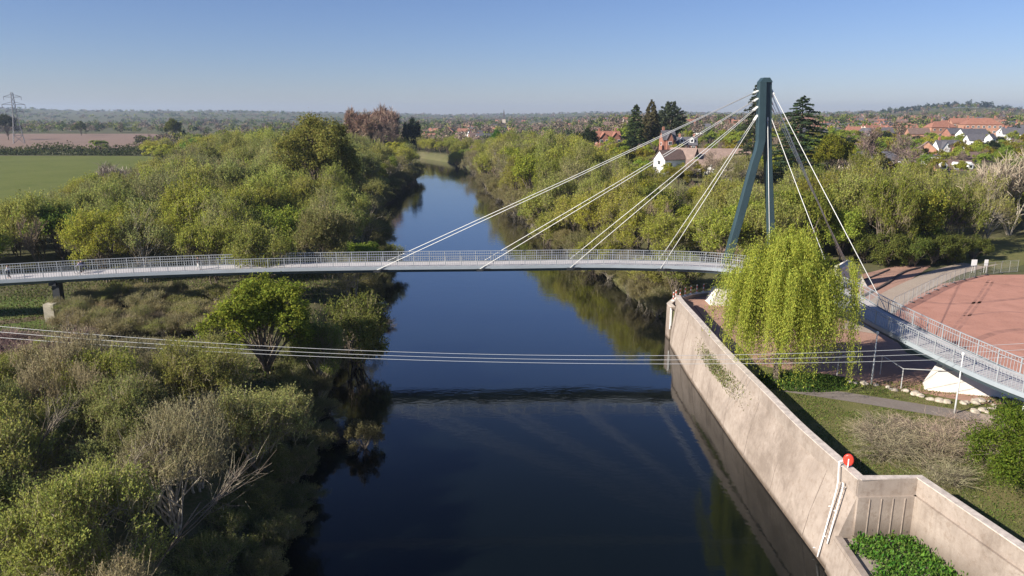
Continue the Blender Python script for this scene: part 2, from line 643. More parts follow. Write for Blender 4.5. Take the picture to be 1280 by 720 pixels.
# low dark kerbs of the unfinished path edge near the anchorage
M_KERB = mat('dark_kerb', (0.07, 0.055, 0.05), 0.9, var=0.3)
kb = MB()
kb.sweep(spline([(45.2, 96, 4.04), (56, 107.5, 4.04), (64, 117, 4.04), (69, 121, 4.04)], 5), [(-.15, -.1), (.15, -.1), (.15, .22), (-.15, .22)])
tag(kb.build('kerb', M_KERB), kind='structure')
kb = MB()
kb.sweep(spline([(49, 106.5, 4.04), (56, 112.5, 4.04), (63, 119.5, 4.04)], 5), [(-.12, -.1), (.12, -.1), (.12, .16), (-.12, .16)])
tag(kb.build('kerb', M_KERB), kind='structure')

# ------------------------------------------------------------------ haze in the valley air
hz = MB()
hz.box((0, 4450, 64), (17800, 9400, 134))
M_HAZE = bpy.data.materials.new('haze')
M_HAZE.use_nodes = True
hn = M_HAZE.node_tree
hn.nodes.remove(hn.nodes['Principled BSDF'])
pv = hn.nodes.new('ShaderNodeVolumePrincipled')
pv.inputs['Color'].default_value = (0.66, 0.80, 1.0, 1)
pv.inputs['Density'].default_value = 0.00010
pv.inputs['Anisotropy'].default_value = 0.2
hn.links.new(pv.outputs[0], hn.nodes['Material Output'].inputs['Volume'])
tag(hz.build('haze', M_HAZE), kind='stuff')
# ------------------------------------------------------------------ flood wall, inlet and its fittings
M_WALL = bpy.data.materials.new('weathered_concrete')
M_WALL.use_nodes = True
nt = M_WALL.node_tree
b = nt.nodes['Principled BSDF']
b.inputs['Roughness'].default_value = 0.9
tc = nt.nodes.new('ShaderNodeTexCoord')
n1 = nt.nodes.new('ShaderNodeTexNoise'); n1.inputs['Scale'].default_value = 0.35; n1.inputs['Detail'].default_value = 8; n1.inputs['Roughness'].default_value = 0.7
n2 = nt.nodes.new('ShaderNodeTexNoise'); n2.inputs['Scale'].default_value = 2.2; n2.inputs['Detail'].default_value = 8; n2.inputs['Roughness'].default_value = 0.75
mp = nt.nodes.new('ShaderNodeMapping'); mp.inputs['Scale'].default_value = (3.0, 3.0, 0.35)
n3 = nt.nodes.new('ShaderNodeTexNoise'); n3.inputs['Scale'].default_value = 1.1; n3.inputs['Detail'].default_value = 5
nt.links.new(tc.outputs['Object'], n1.inputs['Vector']); nt.links.new(tc.outputs['Object'], n2.inputs['Vector'])
nt.links.new(tc.outputs['Object'], mp.inputs['Vector']); nt.links.new(mp.outputs['Vector'], n3.inputs['Vector'])


def ramp(nt, src, p0, c0, p1, c1):
    r = nt.nodes.new('ShaderNodeValToRGB')
    r.color_ramp.elements[0].position = p0; r.color_ramp.elements[0].color = (*c0, 1)
    r.color_ramp.elements[1].position = p1; r.color_ramp.elements[1].color = (*c1, 1)
    nt.links.new(src, r.inputs['Fac'])
    return r.outputs['Color']


def mixc(nt, fac, a, bcol, mode='MIX'):
    m = nt.nodes.new('ShaderNodeMix'); m.data_type = 'RGBA'; m.blend_type = mode
    if isinstance(fac, float):
        m.inputs['Factor'].default_value = fac
    else:
        nt.links.new(fac, m.inputs['Factor'])
    for k, v in ((6, a), (7, bcol)):
        if isinstance(v, tuple):
            m.inputs[k].default_value = (*v, 1)
        else:
            nt.links.new(v, m.inputs[k])
    return m.outputs[2]


base = ramp(nt, n1.outputs['Fac'], 0.35, (0.30, 0.242, 0.196), 0.65, (0.40, 0.33, 0.272))
stain = ramp(nt, n2.outputs['Fac'], 0.505, (0, 0, 0), 0.72, (1, 1, 1))
streak = ramp(nt, n3.outputs['Fac'], 0.5, (0, 0, 0), 0.75, (1, 1, 1))
c = mixc(nt, stain, base, (0.24, 0.18, 0.135))
sm = nt.nodes.new('ShaderNodeMath'); sm.operation = 'MULTIPLY'; sm.inputs[1].default_value = 0.4
nt.links.new(streak, sm.inputs[0])
c = mixc(nt, sm.outputs[0], c, (0.20, 0.155, 0.12))
nb_ = nt.nodes.new('ShaderNodeTexNoise'); nb_.inputs['Scale'].default_value = 0.13; nb_.inputs['Detail'].default_value = 9; nb_.inputs['Roughness'].default_value = 0.72
nt.links.new(tc.outputs['Object'], nb_.inputs['Vector'])
blot = ramp(nt, nb_.outputs['Fac'], 0.49, (0, 0, 0), 0.63, (1, 1, 1))
bl = nt.nodes.new('ShaderNodeMath'); bl.operation = 'MULTIPLY'; bl.inputs[1].default_value = 0.72
nt.links.new(blot, bl.inputs[0])
c = mixc(nt, bl.outputs[0], c, (0.17, 0.13, 0.10))
sep = nt.nodes.new('ShaderNodeSeparateXYZ')
nt.links.new(tc.outputs['Object'], sep.inputs[0])
# silt and algae up to the flood line
zz = nt.nodes.new('ShaderNodeMath'); zz.operation = 'ADD'
zn = nt.nodes.new('ShaderNodeMath'); zn.operation = 'MULTIPLY'; zn.inputs[1].default_value = 0.35
nt.links.new(n1.outputs['Fac'], zn.inputs[0])
nt.links.new(sep.outputs['Z'], zz.inputs[0]); nt.links.new(zn.outputs[0], zz.inputs[1])
wet = nt.nodes.new('ShaderNodeMapRange')
wet.inputs['From Min'].default_value = 0.30; wet.inputs['From Max'].default_value = 0.62
wet.inputs['To Min'].default_value = 1; wet.inputs['To Max'].default_value = 0
nt.links.new(zz.outputs[0], wet.inputs['Value'])
mud = ramp(nt, n2.outputs['Fac'], 0.35, (0.075, 0.052, 0.034), 0.7, (0.15, 0.11, 0.08))
c = mixc(nt, wet.outputs['Result'], c, mud)
nt.links.new(c, b.inputs['Base Color'])
bp = nt.nodes.new('ShaderNodeBump'); bp.inputs['Strength'].default_value = 0.4; bp.inputs['Distance'].default_value = 0.05
nt.links.new(n2.outputs['Fac'], bp.inputs['Height']); nt.links.new(bp.outputs['Normal'], b.inputs['Normal'])
M_CONC = mat('pale_concrete', (0.60, 0.55, 0.48), 0.85, var=0.15, scale=1.5, bump=0.15)
M_CONC_WHITE = mat('new_concrete', (0.70, 0.65, 0.58), 0.85, var=0.10, scale=1.2)

# top outer edge of the wall, waterline offset at each station
WT = [(24.0, 95.6, 4.6), (22.7, 94.6, 5.3), (21.7, 93.2, 6.1), (21.15, 91.2, 6.5), (21.0, 88, 6.5), (21.0, 80, 6.5), (20.95, 69, 6.5), (21.3, 57, 6.5), (21.5, 50.7, 6.5), (22.2, 42.75, 6.5)]
WP = spline(WT, 5)
wl = MB()
vs = []
nprof = 0
for p in WP:
    y = p.y
    xb = float(np.interp(y, [40, 43, 60, 80, 92], [20.75, 20.7, 20.2, 20.2, 20.6]))
    if y > 89:
        xb = p.x - .5   # foot at the waterline
    xw = xb + .35 * (p.x - .22 - xb)
    xl = p.x + .06
    prof = [(xb - .5, -1.5), (xb, 0), (xw, 2.0), (xl, p.z - 1.14), (p.x - .06, p.z - 1.12), (p.x - .06, p.z), (p.x + .5, p.z), (p.x + .5, 3.0)]
    nprof = len(prof)
    vs += [(a, y, z) for a, z in prof]
fs = [(i * nprof + k, i * nprof + k + 1, (i + 1) * nprof + k + 1, (i + 1) * nprof + k) for i in range(len(WP) - 1) for k in range(nprof - 1)]
fs += [tuple(range(nprof - 1, -1, -1)), tuple((len(WP) - 1) * nprof + k for k in range(nprof))]
wl.add(vs, fs)
river_wall = tag(empty('river_wall', (21.5, 70, 0)), 'long pale sloping concrete flood wall along the right bank of the river', 'wall')
wo = wl.build('wall_face', M_WALL)
wo.parent = river_wall
wo.matrix_parent_inverse = river_wall.matrix_world.inverted()


def attach(o, root):
    """child keeps its world coordinates under a root that is only translated or turned"""
    bpy.context.view_layer.update()
    o.parent = root
    o.matrix_parent_inverse = root.matrix_world.inverted()
    return o


bpy.context.view_layer.update()
wo.matrix_parent_inverse = river_wall.matrix_world.inverted()
jn = MB()
for y in np.arange(46.5, 90, 6.2):
    tx = float(np.interp(y, [42.75, 50.7, 57, 69, 88], [22.2, 21.5, 21.3, 20.95, 21.0]))
    fx = float(np.interp(y, [40, 43, 60, 80, 92], [20.75, 20.7, 20.2, 20.2, 20.6]))
    q = [(fx, 0.05), (fx + .35 * (tx - .22 - fx), 2.0), (tx + .06, 5.36)]
    for (xa, za), (xb_, zb_) in zip(q, q[1:]):
        jn.bar((xa - .004, y, za), (xb_ - .004, y, zb_), .05, .03)
    jn.bar((tx - .064, y, 5.42), (tx - .064, y, 6.48), .04, .02)
attach(jn.build('wall_joint', mat('joint_filler', (0.20, 0.16, 0.13), 0.9, var=0.3)), river_wall)
cp = MB()
cp.sweep([Vector((p.x + .25, p.y, p.z)) for p in WP], [(-.31, 0.004), (-.31, .07), (.31, .07), (.31, 0.004)])
attach(cp.build('coping', mat('coping_concrete', (0.56, 0.48, 0.41), 0.85, var=0.25, scale=2.0)), river_wall)

# inlet walls: one facing us, one running towards the camera
inlet = tag(empty('inlet_wall', (26.6, 43.8, 2)), 'stained concrete wall folded round the green weedy recess beside the river wall', 'wall')
iw = MB()
A, B_, C_, D_ = Vector((22.22, 42.72, 0)), Vector((26.1, 42.9, 0)), Vector((27.5, 34.8, 0)), Vector((30.6, 18.0, 0))
for a, bq, ins in ((A, B_, -0.18), (B_, C_, -0.18), (C_, D_, -0.18)):
    d = (bq - a).normalized()
    n = Vector((d.y, -d.x, 0))           # faces the recess
    e = 0.5
    def q(p, off, z):
        r = p + n * off
        return (r.x, r.y, z)
    iw.hexa([q(a, .18, 1.6), q(bq, .18, 1.6), q(bq, -.3, 1.6), q(a, -.3, 1.6)][::1], [q(a, .18, 5.36), q(bq, .18, 5.36), q(bq, -.3, 5.36), q(a, -.3, 5.36)])
    iw.hexa([q(a, 0, 5.36), q(bq, 0, 5.36), q(bq, -.45, 5.36), q(a, -.45, 5.36)], [q(a, 0, 6.5), q(bq, 0, 6.5), q(bq, -.45, 6.5), q(a, -.45, 6.5)])
M_WALL2 = M_WALL.copy()
for n_ in M_WALL2.node_tree.nodes:
    if n_.type == 'MAP_RANGE':
        n_.inputs['From Min'].default_value, n_.inputs['From Max'].default_value, n_.inputs['To Min'].default_value = 3.0, 4.2, 0.62
attach(iw.build('wall_face', M_WALL2), inlet)
ib = MB()
for t in (0.2, 0.4, 0.6, 0.8):
    p = A.lerp(B_, t)
    ib.box((p.x, p.y - .20, 3.6), (.05, .05, 3.3))
attach(ib.build('vertical_joint', mat('joint_strip', (0.36, 0.29, 0.235), 0.9, var=0.2)), inlet)
ic = MB()
ic.sweep([A + Vector((0.12, .22, 6.5)), B_ + Vector((.2, .22, 6.5)), C_ + Vector((.22, 0, 6.5)), D_ + Vector((.22, 0, 6.5))], [(-.29, 0.006), (-.29, .076), (.29, .076), (.29, 0.006)])
attach(ic.build('coping', mat('inlet_coping', (0.55, 0.47, 0.40), 0.85, var=0.25, scale=2.0)), inlet)
# the ledge that carries the weeds, with its own lower river face
lg = MB()
pts = [(18.3, 43.6), (22.4, 43.5), (26.4, 43.6), (28.0, 35.5), (31.3, 20), (17.6, 20), (17.9, 36)]
for (x, y) in pts:
    pass
bot = [(20.4, 42.6, -1.5), (25.9, 42.75, -1.5), (27.3, 34.7, -1.5), (30.4, 18, -1.5), (19.0, 18, -1.5)]
top = [(20.95, 42.6, 2.35), (25.9, 42.75, 2.35), (27.3, 34.7, 2.35), (30.4, 18, 2.35), (19.7, 18, 2.35)]
lg.add(bot + top, [(4, 3, 2, 1, 0)[::-1], (5, 6, 7, 8, 9)[::-1]] + [(i, (i + 1) % 5, 5 + (i + 1) % 5, 5 + i) for i in range(5)])
lg.sweep([(21.2, 42.5, 2.35), (20.85, 36, 2.35), (19.98, 18.2, 2.35)], [(-.22, 0.003), (-.22, .3), (.22, .3), (.22, 0.003)])
ledge = lg.build('concrete_ledge', M_WALL)
tag(ledge, 'low concrete ledge with a kerb in front of the weedy recess at the river edge', 'ledge')

# two white handrails of the access ladder
lad = tag(empty('access_ladder', (20.8, 44.6, 4)), 'white tubular access ladder leaning down the sloping river wall near its corner', 'ladder')
M_WHITE = mat('white_paint', (0.78, 0.77, 0.74), 0.5, var=0.06, scale=4)
for (y, zt, zb) in ((44.6, 6.85, 0.3), (43.9, 5.7, 1.6)):
    r = MB()
    xt = float(np.interp(y, [42.75, 50.7], [22.2, 21.5]))
    xb_ = 18.05
    def face_x(z, y=y, xt=xt):
        return float(np.interp(z, [0, 2.0, 5.3, 5.4, 6.9], [20.7, 21.2, xt - .1, xt - .1, xt - .1])) - 0.2
    zs = np.linspace(zb, zt, 12)
    pts = [(face_x(z), y - .9 * (1 - z / zt), z) for z in zs]
    if zt > 6:
        pts = pts + [(xt + .1, y, zt + .12), (xt + .45, y, zt)]
    r.tube(pts, 0.055, 6)
    for z in (zb + .15, (zb + zt) / 2, zt - .35):
        r.tube([(face_x(z), y, z), (face_x(z) + .3, y, z)], 0.035, 5)
    attach(r.build('handrail', M_WHITE, smooth=True), lad)
for z in np.arange(1.7, 5.6, 0.36):
    r = MB()
    xx = float(np.interp(z, [0, 2.0, 5.3], [20.7, 21.2, 21.95])) - .2
    yy = .9 * (1 - z / 6.3)
    r.tube([(xx, 43.9 - yy, z), (xx, 44.6 - yy, z)], 0.018, 5)
    attach(r.build('rung', mat('rusty_rung', (.30, .22, .17), .7)), lad)

# lifebuoy housing on a pole behind the wall
lb = tag(empty('lifebuoy_post', (at_y(1061, 572, 44.4).x, 44.4, 4.65)), 'bright red lifebuoy housing on a thin post behind the river wall', 'lifebuoy')
m = MB()
m.tube([(0, -.12, -0.8), (0, -.12, 2.5)], 0.045, 8)
m.build('post', mat('galvanised_post', (0.55, 0.55, 0.53), 0.5, 0.3), lb)
m = MB()
N = 20
M_RED = mat('red_plastic', (0.72, 0.055, 0.03), 0.4, var=0.08)
ringv, ringf = [], []
prof = [(-.09, .0), (-.12, .30), (-.09, .42), (0, .46), (.07, .42), (.09, .28), (.07, .0)]
prof = [(u * .9, v * .86) for u, v in prof]
for k in range(N):
    a = 2 * math.pi * k / N
    for (dy, rr) in prof:
        ringv.append((rr * math.cos(a) * .86, dy - .06, 2.45 + rr * math.sin(a) * 1.12))
L = len(prof)
for k in range(N):
    for j in range(L - 1):
        ringf.append((k * L + j, ((k + 1) % N) * L + j, ((k + 1) % N) * L + j + 1, k * L + j + 1))
m.add(ringv, ringf)
hb = m.build('housing', M_RED, lb, smooth=True)
m = MB()
m.box((0, -.185, 2.3), (.07, .02, .55))
m.build('marking', M_WHITE, hb)
lb.rotation_euler = (0, 0, math.radians(-25))

# wing wall of the quay beyond the long wall
qw = tag(empty('quay_wall', (22, 96, 0)), 'short shaded concrete quay wall at the far end of the river wall under the bridge', 'wall')
m = MB()
QP = [Vector((21.3, 93.6, 0)), Vector((21.2, 95.4, 0)), Vector((22.5, 98.0, 0)), Vector((25.4, 100.6, 0)), Vector((29.0, 102.5, 0))]
m.sweep(QP, [(-.35, -1.5), (-.30, 4.45), (.30, 4.45), (.35, -1.5)])
attach(m.build('wall_face', M_WALL), qw)
m = MB()
m.sweep([p + Vector((0, 0, 4.45)) for p in QP], [(-.34, .003), (-.34, .09), (.34, .09), (.34, .003)])
attach(m.build('coping', mat('quay_coping', (0.58, 0.50, 0.42), 0.85, var=0.2)), qw)
# red and white barrier boards on the quay edge
M_BARR = mat('barrier_red', (0.55, 0.10, 0.05), 0.6, var=0.15)
P2 = resample(spline([p + Vector((.3, .1, 4.54)) for p in QP[1:]], 6), 1.25)
P2 = P2[1:-1]
for i, p in enumerate(P2):
    o = MB()
    o.box((0, 0, .62), (.13, .13, 1.24), 1)
    o.box((0, 0, .03), (.42, .42, .06), 1)
    o.box((0, -.085, .95), (.16, .035, .3), 0)
    o.box((0, -.085, .40), (.16, .035, .24), 0)
    if i == 0:
        pr = o.mesh('barrier_post', [M_BARR, M_WHITE])
    t = link('barrier_post', pr)
    t.location = p
    tag(t, 'white and red edge post standing along the quay under the bridge', 'post', 'edge posts along the quay')
m = MB()
m.tube([(0, 0, -1.0), (0, 0, 1.9)], .09, 8)
m.box((0, -.12, .6), (.26, .05, 2.2))
t = m.build('depth_gauge', M_WHITE)
t.location = (21.0, 93.4, 2.5)
tag(t, 'short white river depth gauge board fixed at the corner of the quay wall', 'gauge')

# ------------------------------------------------------------------ footbridge
DEPTH = 0.74
NEAR = [at_z(*q) for q in ((-330, 374, 8.0), (-160, 367, 8.25), (0, 358.3, 8.45), (160, 349.5, 8.65), (320, 344, 8.85), (470, 341.3, 8.95), (620, 339.8, 9.0),
                           (740, 338.4, 9.0), (840, 340, 8.95), (890, 342.3, 8.85), (930, 347.5, 8.75))]
NEAR += [Vector((33.4, 88.6, 8.55)), Vector((35.9, 82.0, 8.4)), at_z(1066, 399.5, 8.2), at_z(1160, 450, 7.7), at_z(1280, 504, 7.1), Vector((46.5, 46, 6.5)), Vector((54, 38, 6.0))]
NEAR = [p + Vector((0, 0, DEPTH)) for p in NEAR]           # top of the deck, near edge
NS = resample(spline(NEAR, 14), 0.75)
WID = 3.7


def side(pts, off):
    out = []
    for i, p in enumerate(pts):
        d = pts[min(i + 1, len(pts) - 1)] - pts[max(i - 1, 0)]
        d.z = 0
        d.normalize()
        out.append(p + Vector((-d.y, d.x, 0)) * off)
    return out


FS = side(NS, WID)
CS = side(NS, WID / 2)
M_STEEL = mat('grey_painted_steel', (0.32, 0.335, 0.345), 0.5, 0.0, var=0.06, scale=0.6)
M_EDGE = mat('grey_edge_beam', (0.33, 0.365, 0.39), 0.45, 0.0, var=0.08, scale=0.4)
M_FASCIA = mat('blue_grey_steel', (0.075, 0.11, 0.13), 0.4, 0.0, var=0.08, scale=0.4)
M_DECK = mat('deck_surfacing', (0.47, 0.44, 0.425), 0.9, var=0.10, scale=0.5)
M_MAST = mat('dark_teal_steel', (0.032, 0.060, 0.070), 0.5, 0.0, var=0.12, scale=0.5)
M_BLACK = mat('black_bracket', (0.02, 0.022, 0.025), 0.6)
M_CABLE = mat('white_cable', (0.74, 0.73, 0.68), 0.4)
bridge = tag(empty('footbridge', (0, 97, 0)), 'long grey cable stayed footbridge curving across the river and down to the right', 'bridge')
m = MB()
m.sweep(CS, [(-WID / 2 + .06, 0), (WID / 2 - .06, 0), (WID / 2 - .06, -.1), (-WID / 2 + .06, -.1)][::-1])
attach(m.build('deck', M_DECK), bridge)
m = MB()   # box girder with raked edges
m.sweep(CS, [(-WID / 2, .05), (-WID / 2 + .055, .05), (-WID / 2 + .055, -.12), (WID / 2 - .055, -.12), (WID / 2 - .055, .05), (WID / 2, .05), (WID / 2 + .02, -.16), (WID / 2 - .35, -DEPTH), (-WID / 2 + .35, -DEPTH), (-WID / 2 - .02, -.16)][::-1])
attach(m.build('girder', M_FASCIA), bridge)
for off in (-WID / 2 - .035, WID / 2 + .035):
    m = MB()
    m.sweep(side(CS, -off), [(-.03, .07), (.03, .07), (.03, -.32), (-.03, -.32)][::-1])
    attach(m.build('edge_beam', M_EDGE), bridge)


def railing(pts, inward):
    m, r = MB(), MB()
    w = m
    P = resample(pts, 0.15)
    for i, p in enumerate(P):
        d = P[min(i + 1, len(P) - 1)] - P[max(i - 1, 0)]
        rz = math.atan2(d.y, d.x)
        if i % 14 == 0:
            w.box((p.x, p.y, p.z + .72), (.11, .06, 1.44), 0, rz)
        elif i % 2 == 0:
            m.box((p.x, p.y, p.z + .70), (.038, .02, 1.30), 0, rz)
    top = [p + Vector((0, 0, 1.42)) for p in pts]
    r.sweep(top, [(-.05, -.03), (.05, -.03), (.05, .035), (-.05, .035)][::-1])
    low = [p + Vector((0, 0, .10)) for p in pts]
    m.sweep(low, [(-.02, -.02), (.02, -.02), (.02, .02), (-.02, .02)][::-1])
    root = attach(r.build('handrail', M_STEEL), bridge)
    root.name = 'railing'
    attach(m.build('baluster_panel', M_STEEL), root)
    # inner cycle handrail
    h = MB()
    hp = side([p + Vector((0, 0, 1.08)) for p in pts], inward)
    h.sweep(hp, [(-.025, -.025), (.025, -.025), (.025, .025), (-.025, .025)][::-1])
    attach(h.build('inner_rail', M_STEEL), root)


railing(side(NS, .03), .16)
railing(side(NS, WID - .03), -.16)

# cable brackets: black outriggers under the deck, ends of the front stays
MTOP = at_y(954, 101, 98.6)
def near_at(px):
    best = min(range(len(NS)), key=lambda i: abs(640 + FPX * NS[i].x / (NS[i].y * _c + (CAM_H - NS[i].z) * _s) - px))
    return best
idx = [near_at(p) for p in (474, 597, 713, 825)]
tops = [at_y(952, 111.5, 98.6), at_y(951, 121, 98.6), at_y(950, 131, 98.6), at_y(948.5, 141.5, 98.6)]
sock = MB()
for i, T in zip(idx, tops):
    bm_ = MB()
    d = (NS[i + 1] - NS[i - 1]).normalized()
    n = (FS[i] - NS[i]); n.z = 0; n.normalize()
    c0 = NS[i] - n * .18 + Vector((0, 0, -.30)); c1 = FS[i] + n * .18 + Vector((0, 0, -.30))
    bm_.bar(NS[i] - n * .42 + Vector((0, 0, -.42)), NS[i] + n * .5 + Vector((0, 0, -.5)), .85, .34)
    bm_.bar(NS[i] - n * .42 + d * .5 + Vector((0, 0, -.30)), NS[i] - n * .05 + d * 1.4 + Vector((0, 0, -.38)), .18, .2)
    attach(bm_.build('cable_bracket', M_BLACK), bridge)
    bm_ = MB()
    bm_.bar(FS[i] + n * .42 + Vector((0, 0, -.42)), FS[i] - n * .5 + Vector((0, 0, -.5)), .85, .34)
    attach(bm_.build('cable_bracket', M_BLACK), bridge)
    for base, oy in ((c0, -.22), (c1, .22)):
        t = T + Vector((0, oy, 0))
        cb = MB()
        cb.tube([base, base.lerp(t, .5) - Vector((0, 0, .12)), t], .04, 6)
        attach(cb.build('stay_cable', M_CABLE, smooth=True), bridge)
        u = (t - base).normalized()
        sock.tube([t - u * 1.1, t + u * .25], .105, 7)
attach(sock.build('cable_socket', M_CABLE), bridge)

# mast: two cranked legs that meet at the head
mast = attach(MB().box((MTOP.x + .1, 98.6, 33.0), (.9, 1.2, .7)).build('mast', M_MAST), bridge)


def leg(pxs, wpx, dep, Ys):
    m = MB()
    vs = []
    for (px, py), w, Y in zip(pxs, wpx, Ys):
        p = at_y(px, py, Y)
        vs += [(p.x - w / 2, Y - dep / 2, p.z), (p.x + w / 2, Y - dep / 2, p.z), (p.x + w / 2, Y + dep / 2, p.z), (p.x - w / 2, Y + dep / 2, p.z)]
    fs = []
    n = len(pxs)
    for i in range(n - 1):
        for k in range(4):
            k2 = (k + 1) % 4
            fs.append((i * 4 + k, i * 4 + k2, (i + 1) * 4 + k2, (i + 1) * 4 + k))
    fs += [(3, 2, 1, 0), tuple((n - 1) * 4 + k for k in range(4))]
    m.add(vs, fs)
    return m


attach(leg([(905, 340), (912, 315), (927, 262), (943, 203), (948, 188), (950.5, 176), (952.5, 102)], [.98, .98, .98, .95, .95, .98, .9], 1.2,
           [98.4, 98.4, 98.4, 98.4, 98.4, 98.4, 98.4]).build('mast_leg', M_MAST, bevel=.05), mast)
attach(leg([(967, 352), (964, 300), (961, 230), (959, 180), (959.5, 102)], [.85, .85, .85, .85, .8], 1.1,
           [99.0, 99.0, 98.9, 98.8, 98.7]).build('mast_leg', M_MAST, bevel=.05), mast)
p = at_y(956, 100, 98.6)
m = MB()
m.hexa([(p.x - .8, 97.9, p.z - .3), (p.x + .85, 97.9, p.z - .3), (p.x + .85, 99.35, p.z - .3), (p.x - .8, 99.35, p.z - .3)],
       [(p.x - .35, 97.95, p.z + .28), (p.x + .45, 97.95, p.z + .28), (p.x + .45, 99.3, p.z + .28), (p.x - .35, 99.3, p.z + .28)])
attach(m.build('mast_head', M_MAST), mast)

# back stays: to the ramp and to the concrete anchor fin
ANCH = Vector((51.3, 108.6, 4))
back = [((964, 113), (1112, 381), 'far'), ((961, 143), (1024, 352), 'near2'), ((959, 143), (988, 340), 'near3')]
sock = MB()


def stay(a, b, r=.04):
    cb = MB()
    cb.tube([a, a.lerp(b, .5) - Vector((0, 0, .1)), b], r, 6)
    attach(cb.build('stay_cable', M_CABLE, smooth=True), bridge)
    u = (a - b).normalized()
    sock.tube([a - u * .9, a + u * .2], .10, 7)


def rail_far(px):
    i = min(range(len(FS)), key=lambda i: abs(640 + FPX * FS[i].x / (FS[i].y * _c + (CAM_H - FS[i].z) * _s) - px) + (0 if FS[i].x > 33 else 1e4))
    return FS[i] + Vector((0, 0, -.1))


stay(at_y(964.5, 112, 98.8), rail_far(1112))
stay(at_y(962, 142, 98.8), rail_far(1052) + Vector((-.8, 0, 0)))
j = min(range(len(NS)), key=lambda i: (NS[i] - Vector((31.5, 90.6, 9))).length)
stay(at_y(959.5, 142, 98.4), FS[j])
for k, (px, py) in enumerate(((962.5, 114), (963.5, 114), (963, 124), (964, 133))):
    stay(at_y(px, py, 98.8 + .1 * k), ANCH + Vector((-1.1 + .35 * k, -.5 + .35 * k, 3.2 - .1 * k)), .034)
attach(sock.build('cable_socket', M_CABLE), bridge)
m = MB()
ax, ay = 51.6, 108.8
m.hexa([(ax - 1.7, ay - 1.3, 3.9), (ax + 2.2, ay - 1.3, 3.9), (ax + 2.2, ay + 1.3, 3.9), (ax - 1.7, ay + 1.3, 3.9)],
       [(ax - 2.2, ay - 1.05, 6.7), (ax - .2, ay - 1.05, 7.7), (ax - .2, ay + 1.05, 7.7), (ax - 2.2, ay + 1.05, 6.7)])
attach(m.build('anchor_block', M_CONC, bevel=.06), bridge)

# concrete pedestals and piers
m = MB()
bx, by = 28.9, 97.6
m.hexa([(bx - 2.0, by - 1.5, 3.9), (bx + 1.8, by - 1.5, 3.9), (bx + 1.8, by + 1.5, 3.9), (bx - 2.0, by + 1.5, 3.9)],
       [(bx - 1.0, by - 1.0, 6.1), (bx + 1.5, by - 1.0, 6.1), (bx + 1.5, by + 1.2, 6.1), (bx - 1.0, by + 1.2, 6.1)])
m.box((bx + .4, by + .2, 7.2), (1.9, 1.7, 2.2), 1)
attach(m.build('mast_pedestal', [M_CONC_WHITE, mat('dark_bearing', (0.10, 0.10, 0.10), 0.7)], bevel=.05), bridge)
m = MB()
p = at_z(1186, 486, 4.0)
m.hexa([(p.x - 2.6, p.y - .4, 3.9), (p.x + 5.2, p.y - 2.9, 3.9), (p.x + 5.8, p.y - .4, 3.9), (p.x - 1.7, p.y + 1.6, 3.9)],
       [(p.x - .6, p.y - .2, 7.15), (p.x + .9, p.y - .7, 7.0), (p.x + 1.4, p.y + .7, 7.0), (p.x - .2, p.y + 1.2, 7.15)])
attach(m.build('ramp_pier', M_CONC_WHITE, bevel=.04), bridge)
p = at_z(63, 404, 4.0)
m = MB()
m.box((p.x, p.y + .5, 5.15), (1.25, 1.0, 2.5))
attach(m.build('approach_pier', mat('lichen_concrete', (0.42, 0.37, 0.28), 0.9, var=0.25, scale=1.0)), bridge)
m = MB()
i = min(range(len(NS)), key=lambda k: (NS[k] - Vector((p.x, 88, 9))).length)
m.bar(NS[i] + Vector((-.2, .2, -.8)), NS[i] + Vector((-.2, 2.9, -.8)), .9, .6)
m.box((p.x - .5, p.y + 3.2, 6.2), (.9, .9, 4.6))
attach(m.build('pier_bracket', M_BLACK), bridge)

# ------------------------------------------------------------------ overhead wires
for k, (a, c, e) in enumerate((((0, 408), (640, 443.5), (1165, 435.5)), ((0, 415), (640, 448.5), (1165, 442.5)), ((0, 422), (640, 453), (1165, 450)))):
    W = [at_y(px, py, 60.5 - .6 * k) for px, py in (a, c, e)]
    co = np.polyfit([w.x for w in W], [w.z for w in W], 2)
    m = MB()
    m.tube([(x, 60.5 - .6 * k, float(np.polyval(co, x))) for x in np.linspace(-75, 62, 46)], .019, 5)
    t = m.build('overhead_wire', mat('aluminium_wire', (0.62, 0.62, 0.60), 0.45, 0.2))
    tag(t, ('uppermost', 'middle', 'lowest')[k] + ' of the three thin pale wires strung across the river before the bridge', 'wire')
# ------------------------------------------------------------------ plants: builders
UP = np.array([0, 0, 1.0])


def nrm(a):
    return a / np.maximum(np.linalg.norm(a, axis=-1, keepdims=True), 1e-9)


def rdirs(g, n):
    return nrm(g.normal(size=(n, 3)))


def leaf_quads(g, C, size, bias=None, bw=0.7, axis=None, aspect=0.6):
    n = len(C)
    N = rdirs(g, n)
    if bias is not None:
        N = nrm(N + bias * bw)
    T = rdirs(g, n) if axis is None else nrm(axis + 0.35 * rdirs(g, n))
    B = nrm(np.cross(N, T))
    if axis is None:
        T = np.cross(B, N)
    s = (size * g.uniform(0.6, 1.4, n))[:, None]
    return np.stack([C - T * s, C + B * s * aspect, C + T * s, C - B * s * aspect], axis=1)


def strip_quads(g, A, B, w):
    d = nrm(B - A)
    s = nrm(np.cross(d, rdirs(g, len(A)))) * (w / 2)
    return np.stack([A - s, A + s, B + s * .4, B - s * .4], axis=1)


def two_mesh(name, L, T, leaf=None):
    V = np.concatenate([L, T]) if len(T) else L
    me = quads_mesh(name, V, leaf or M_LEAF)
    if len(T):
        me.materials.append(M_TWIGS)
        mi = np.zeros(len(V), dtype=np.int32)
        mi[len(L):] = 1
        me.polygons.foreach_set('material_index', mi)
    return me


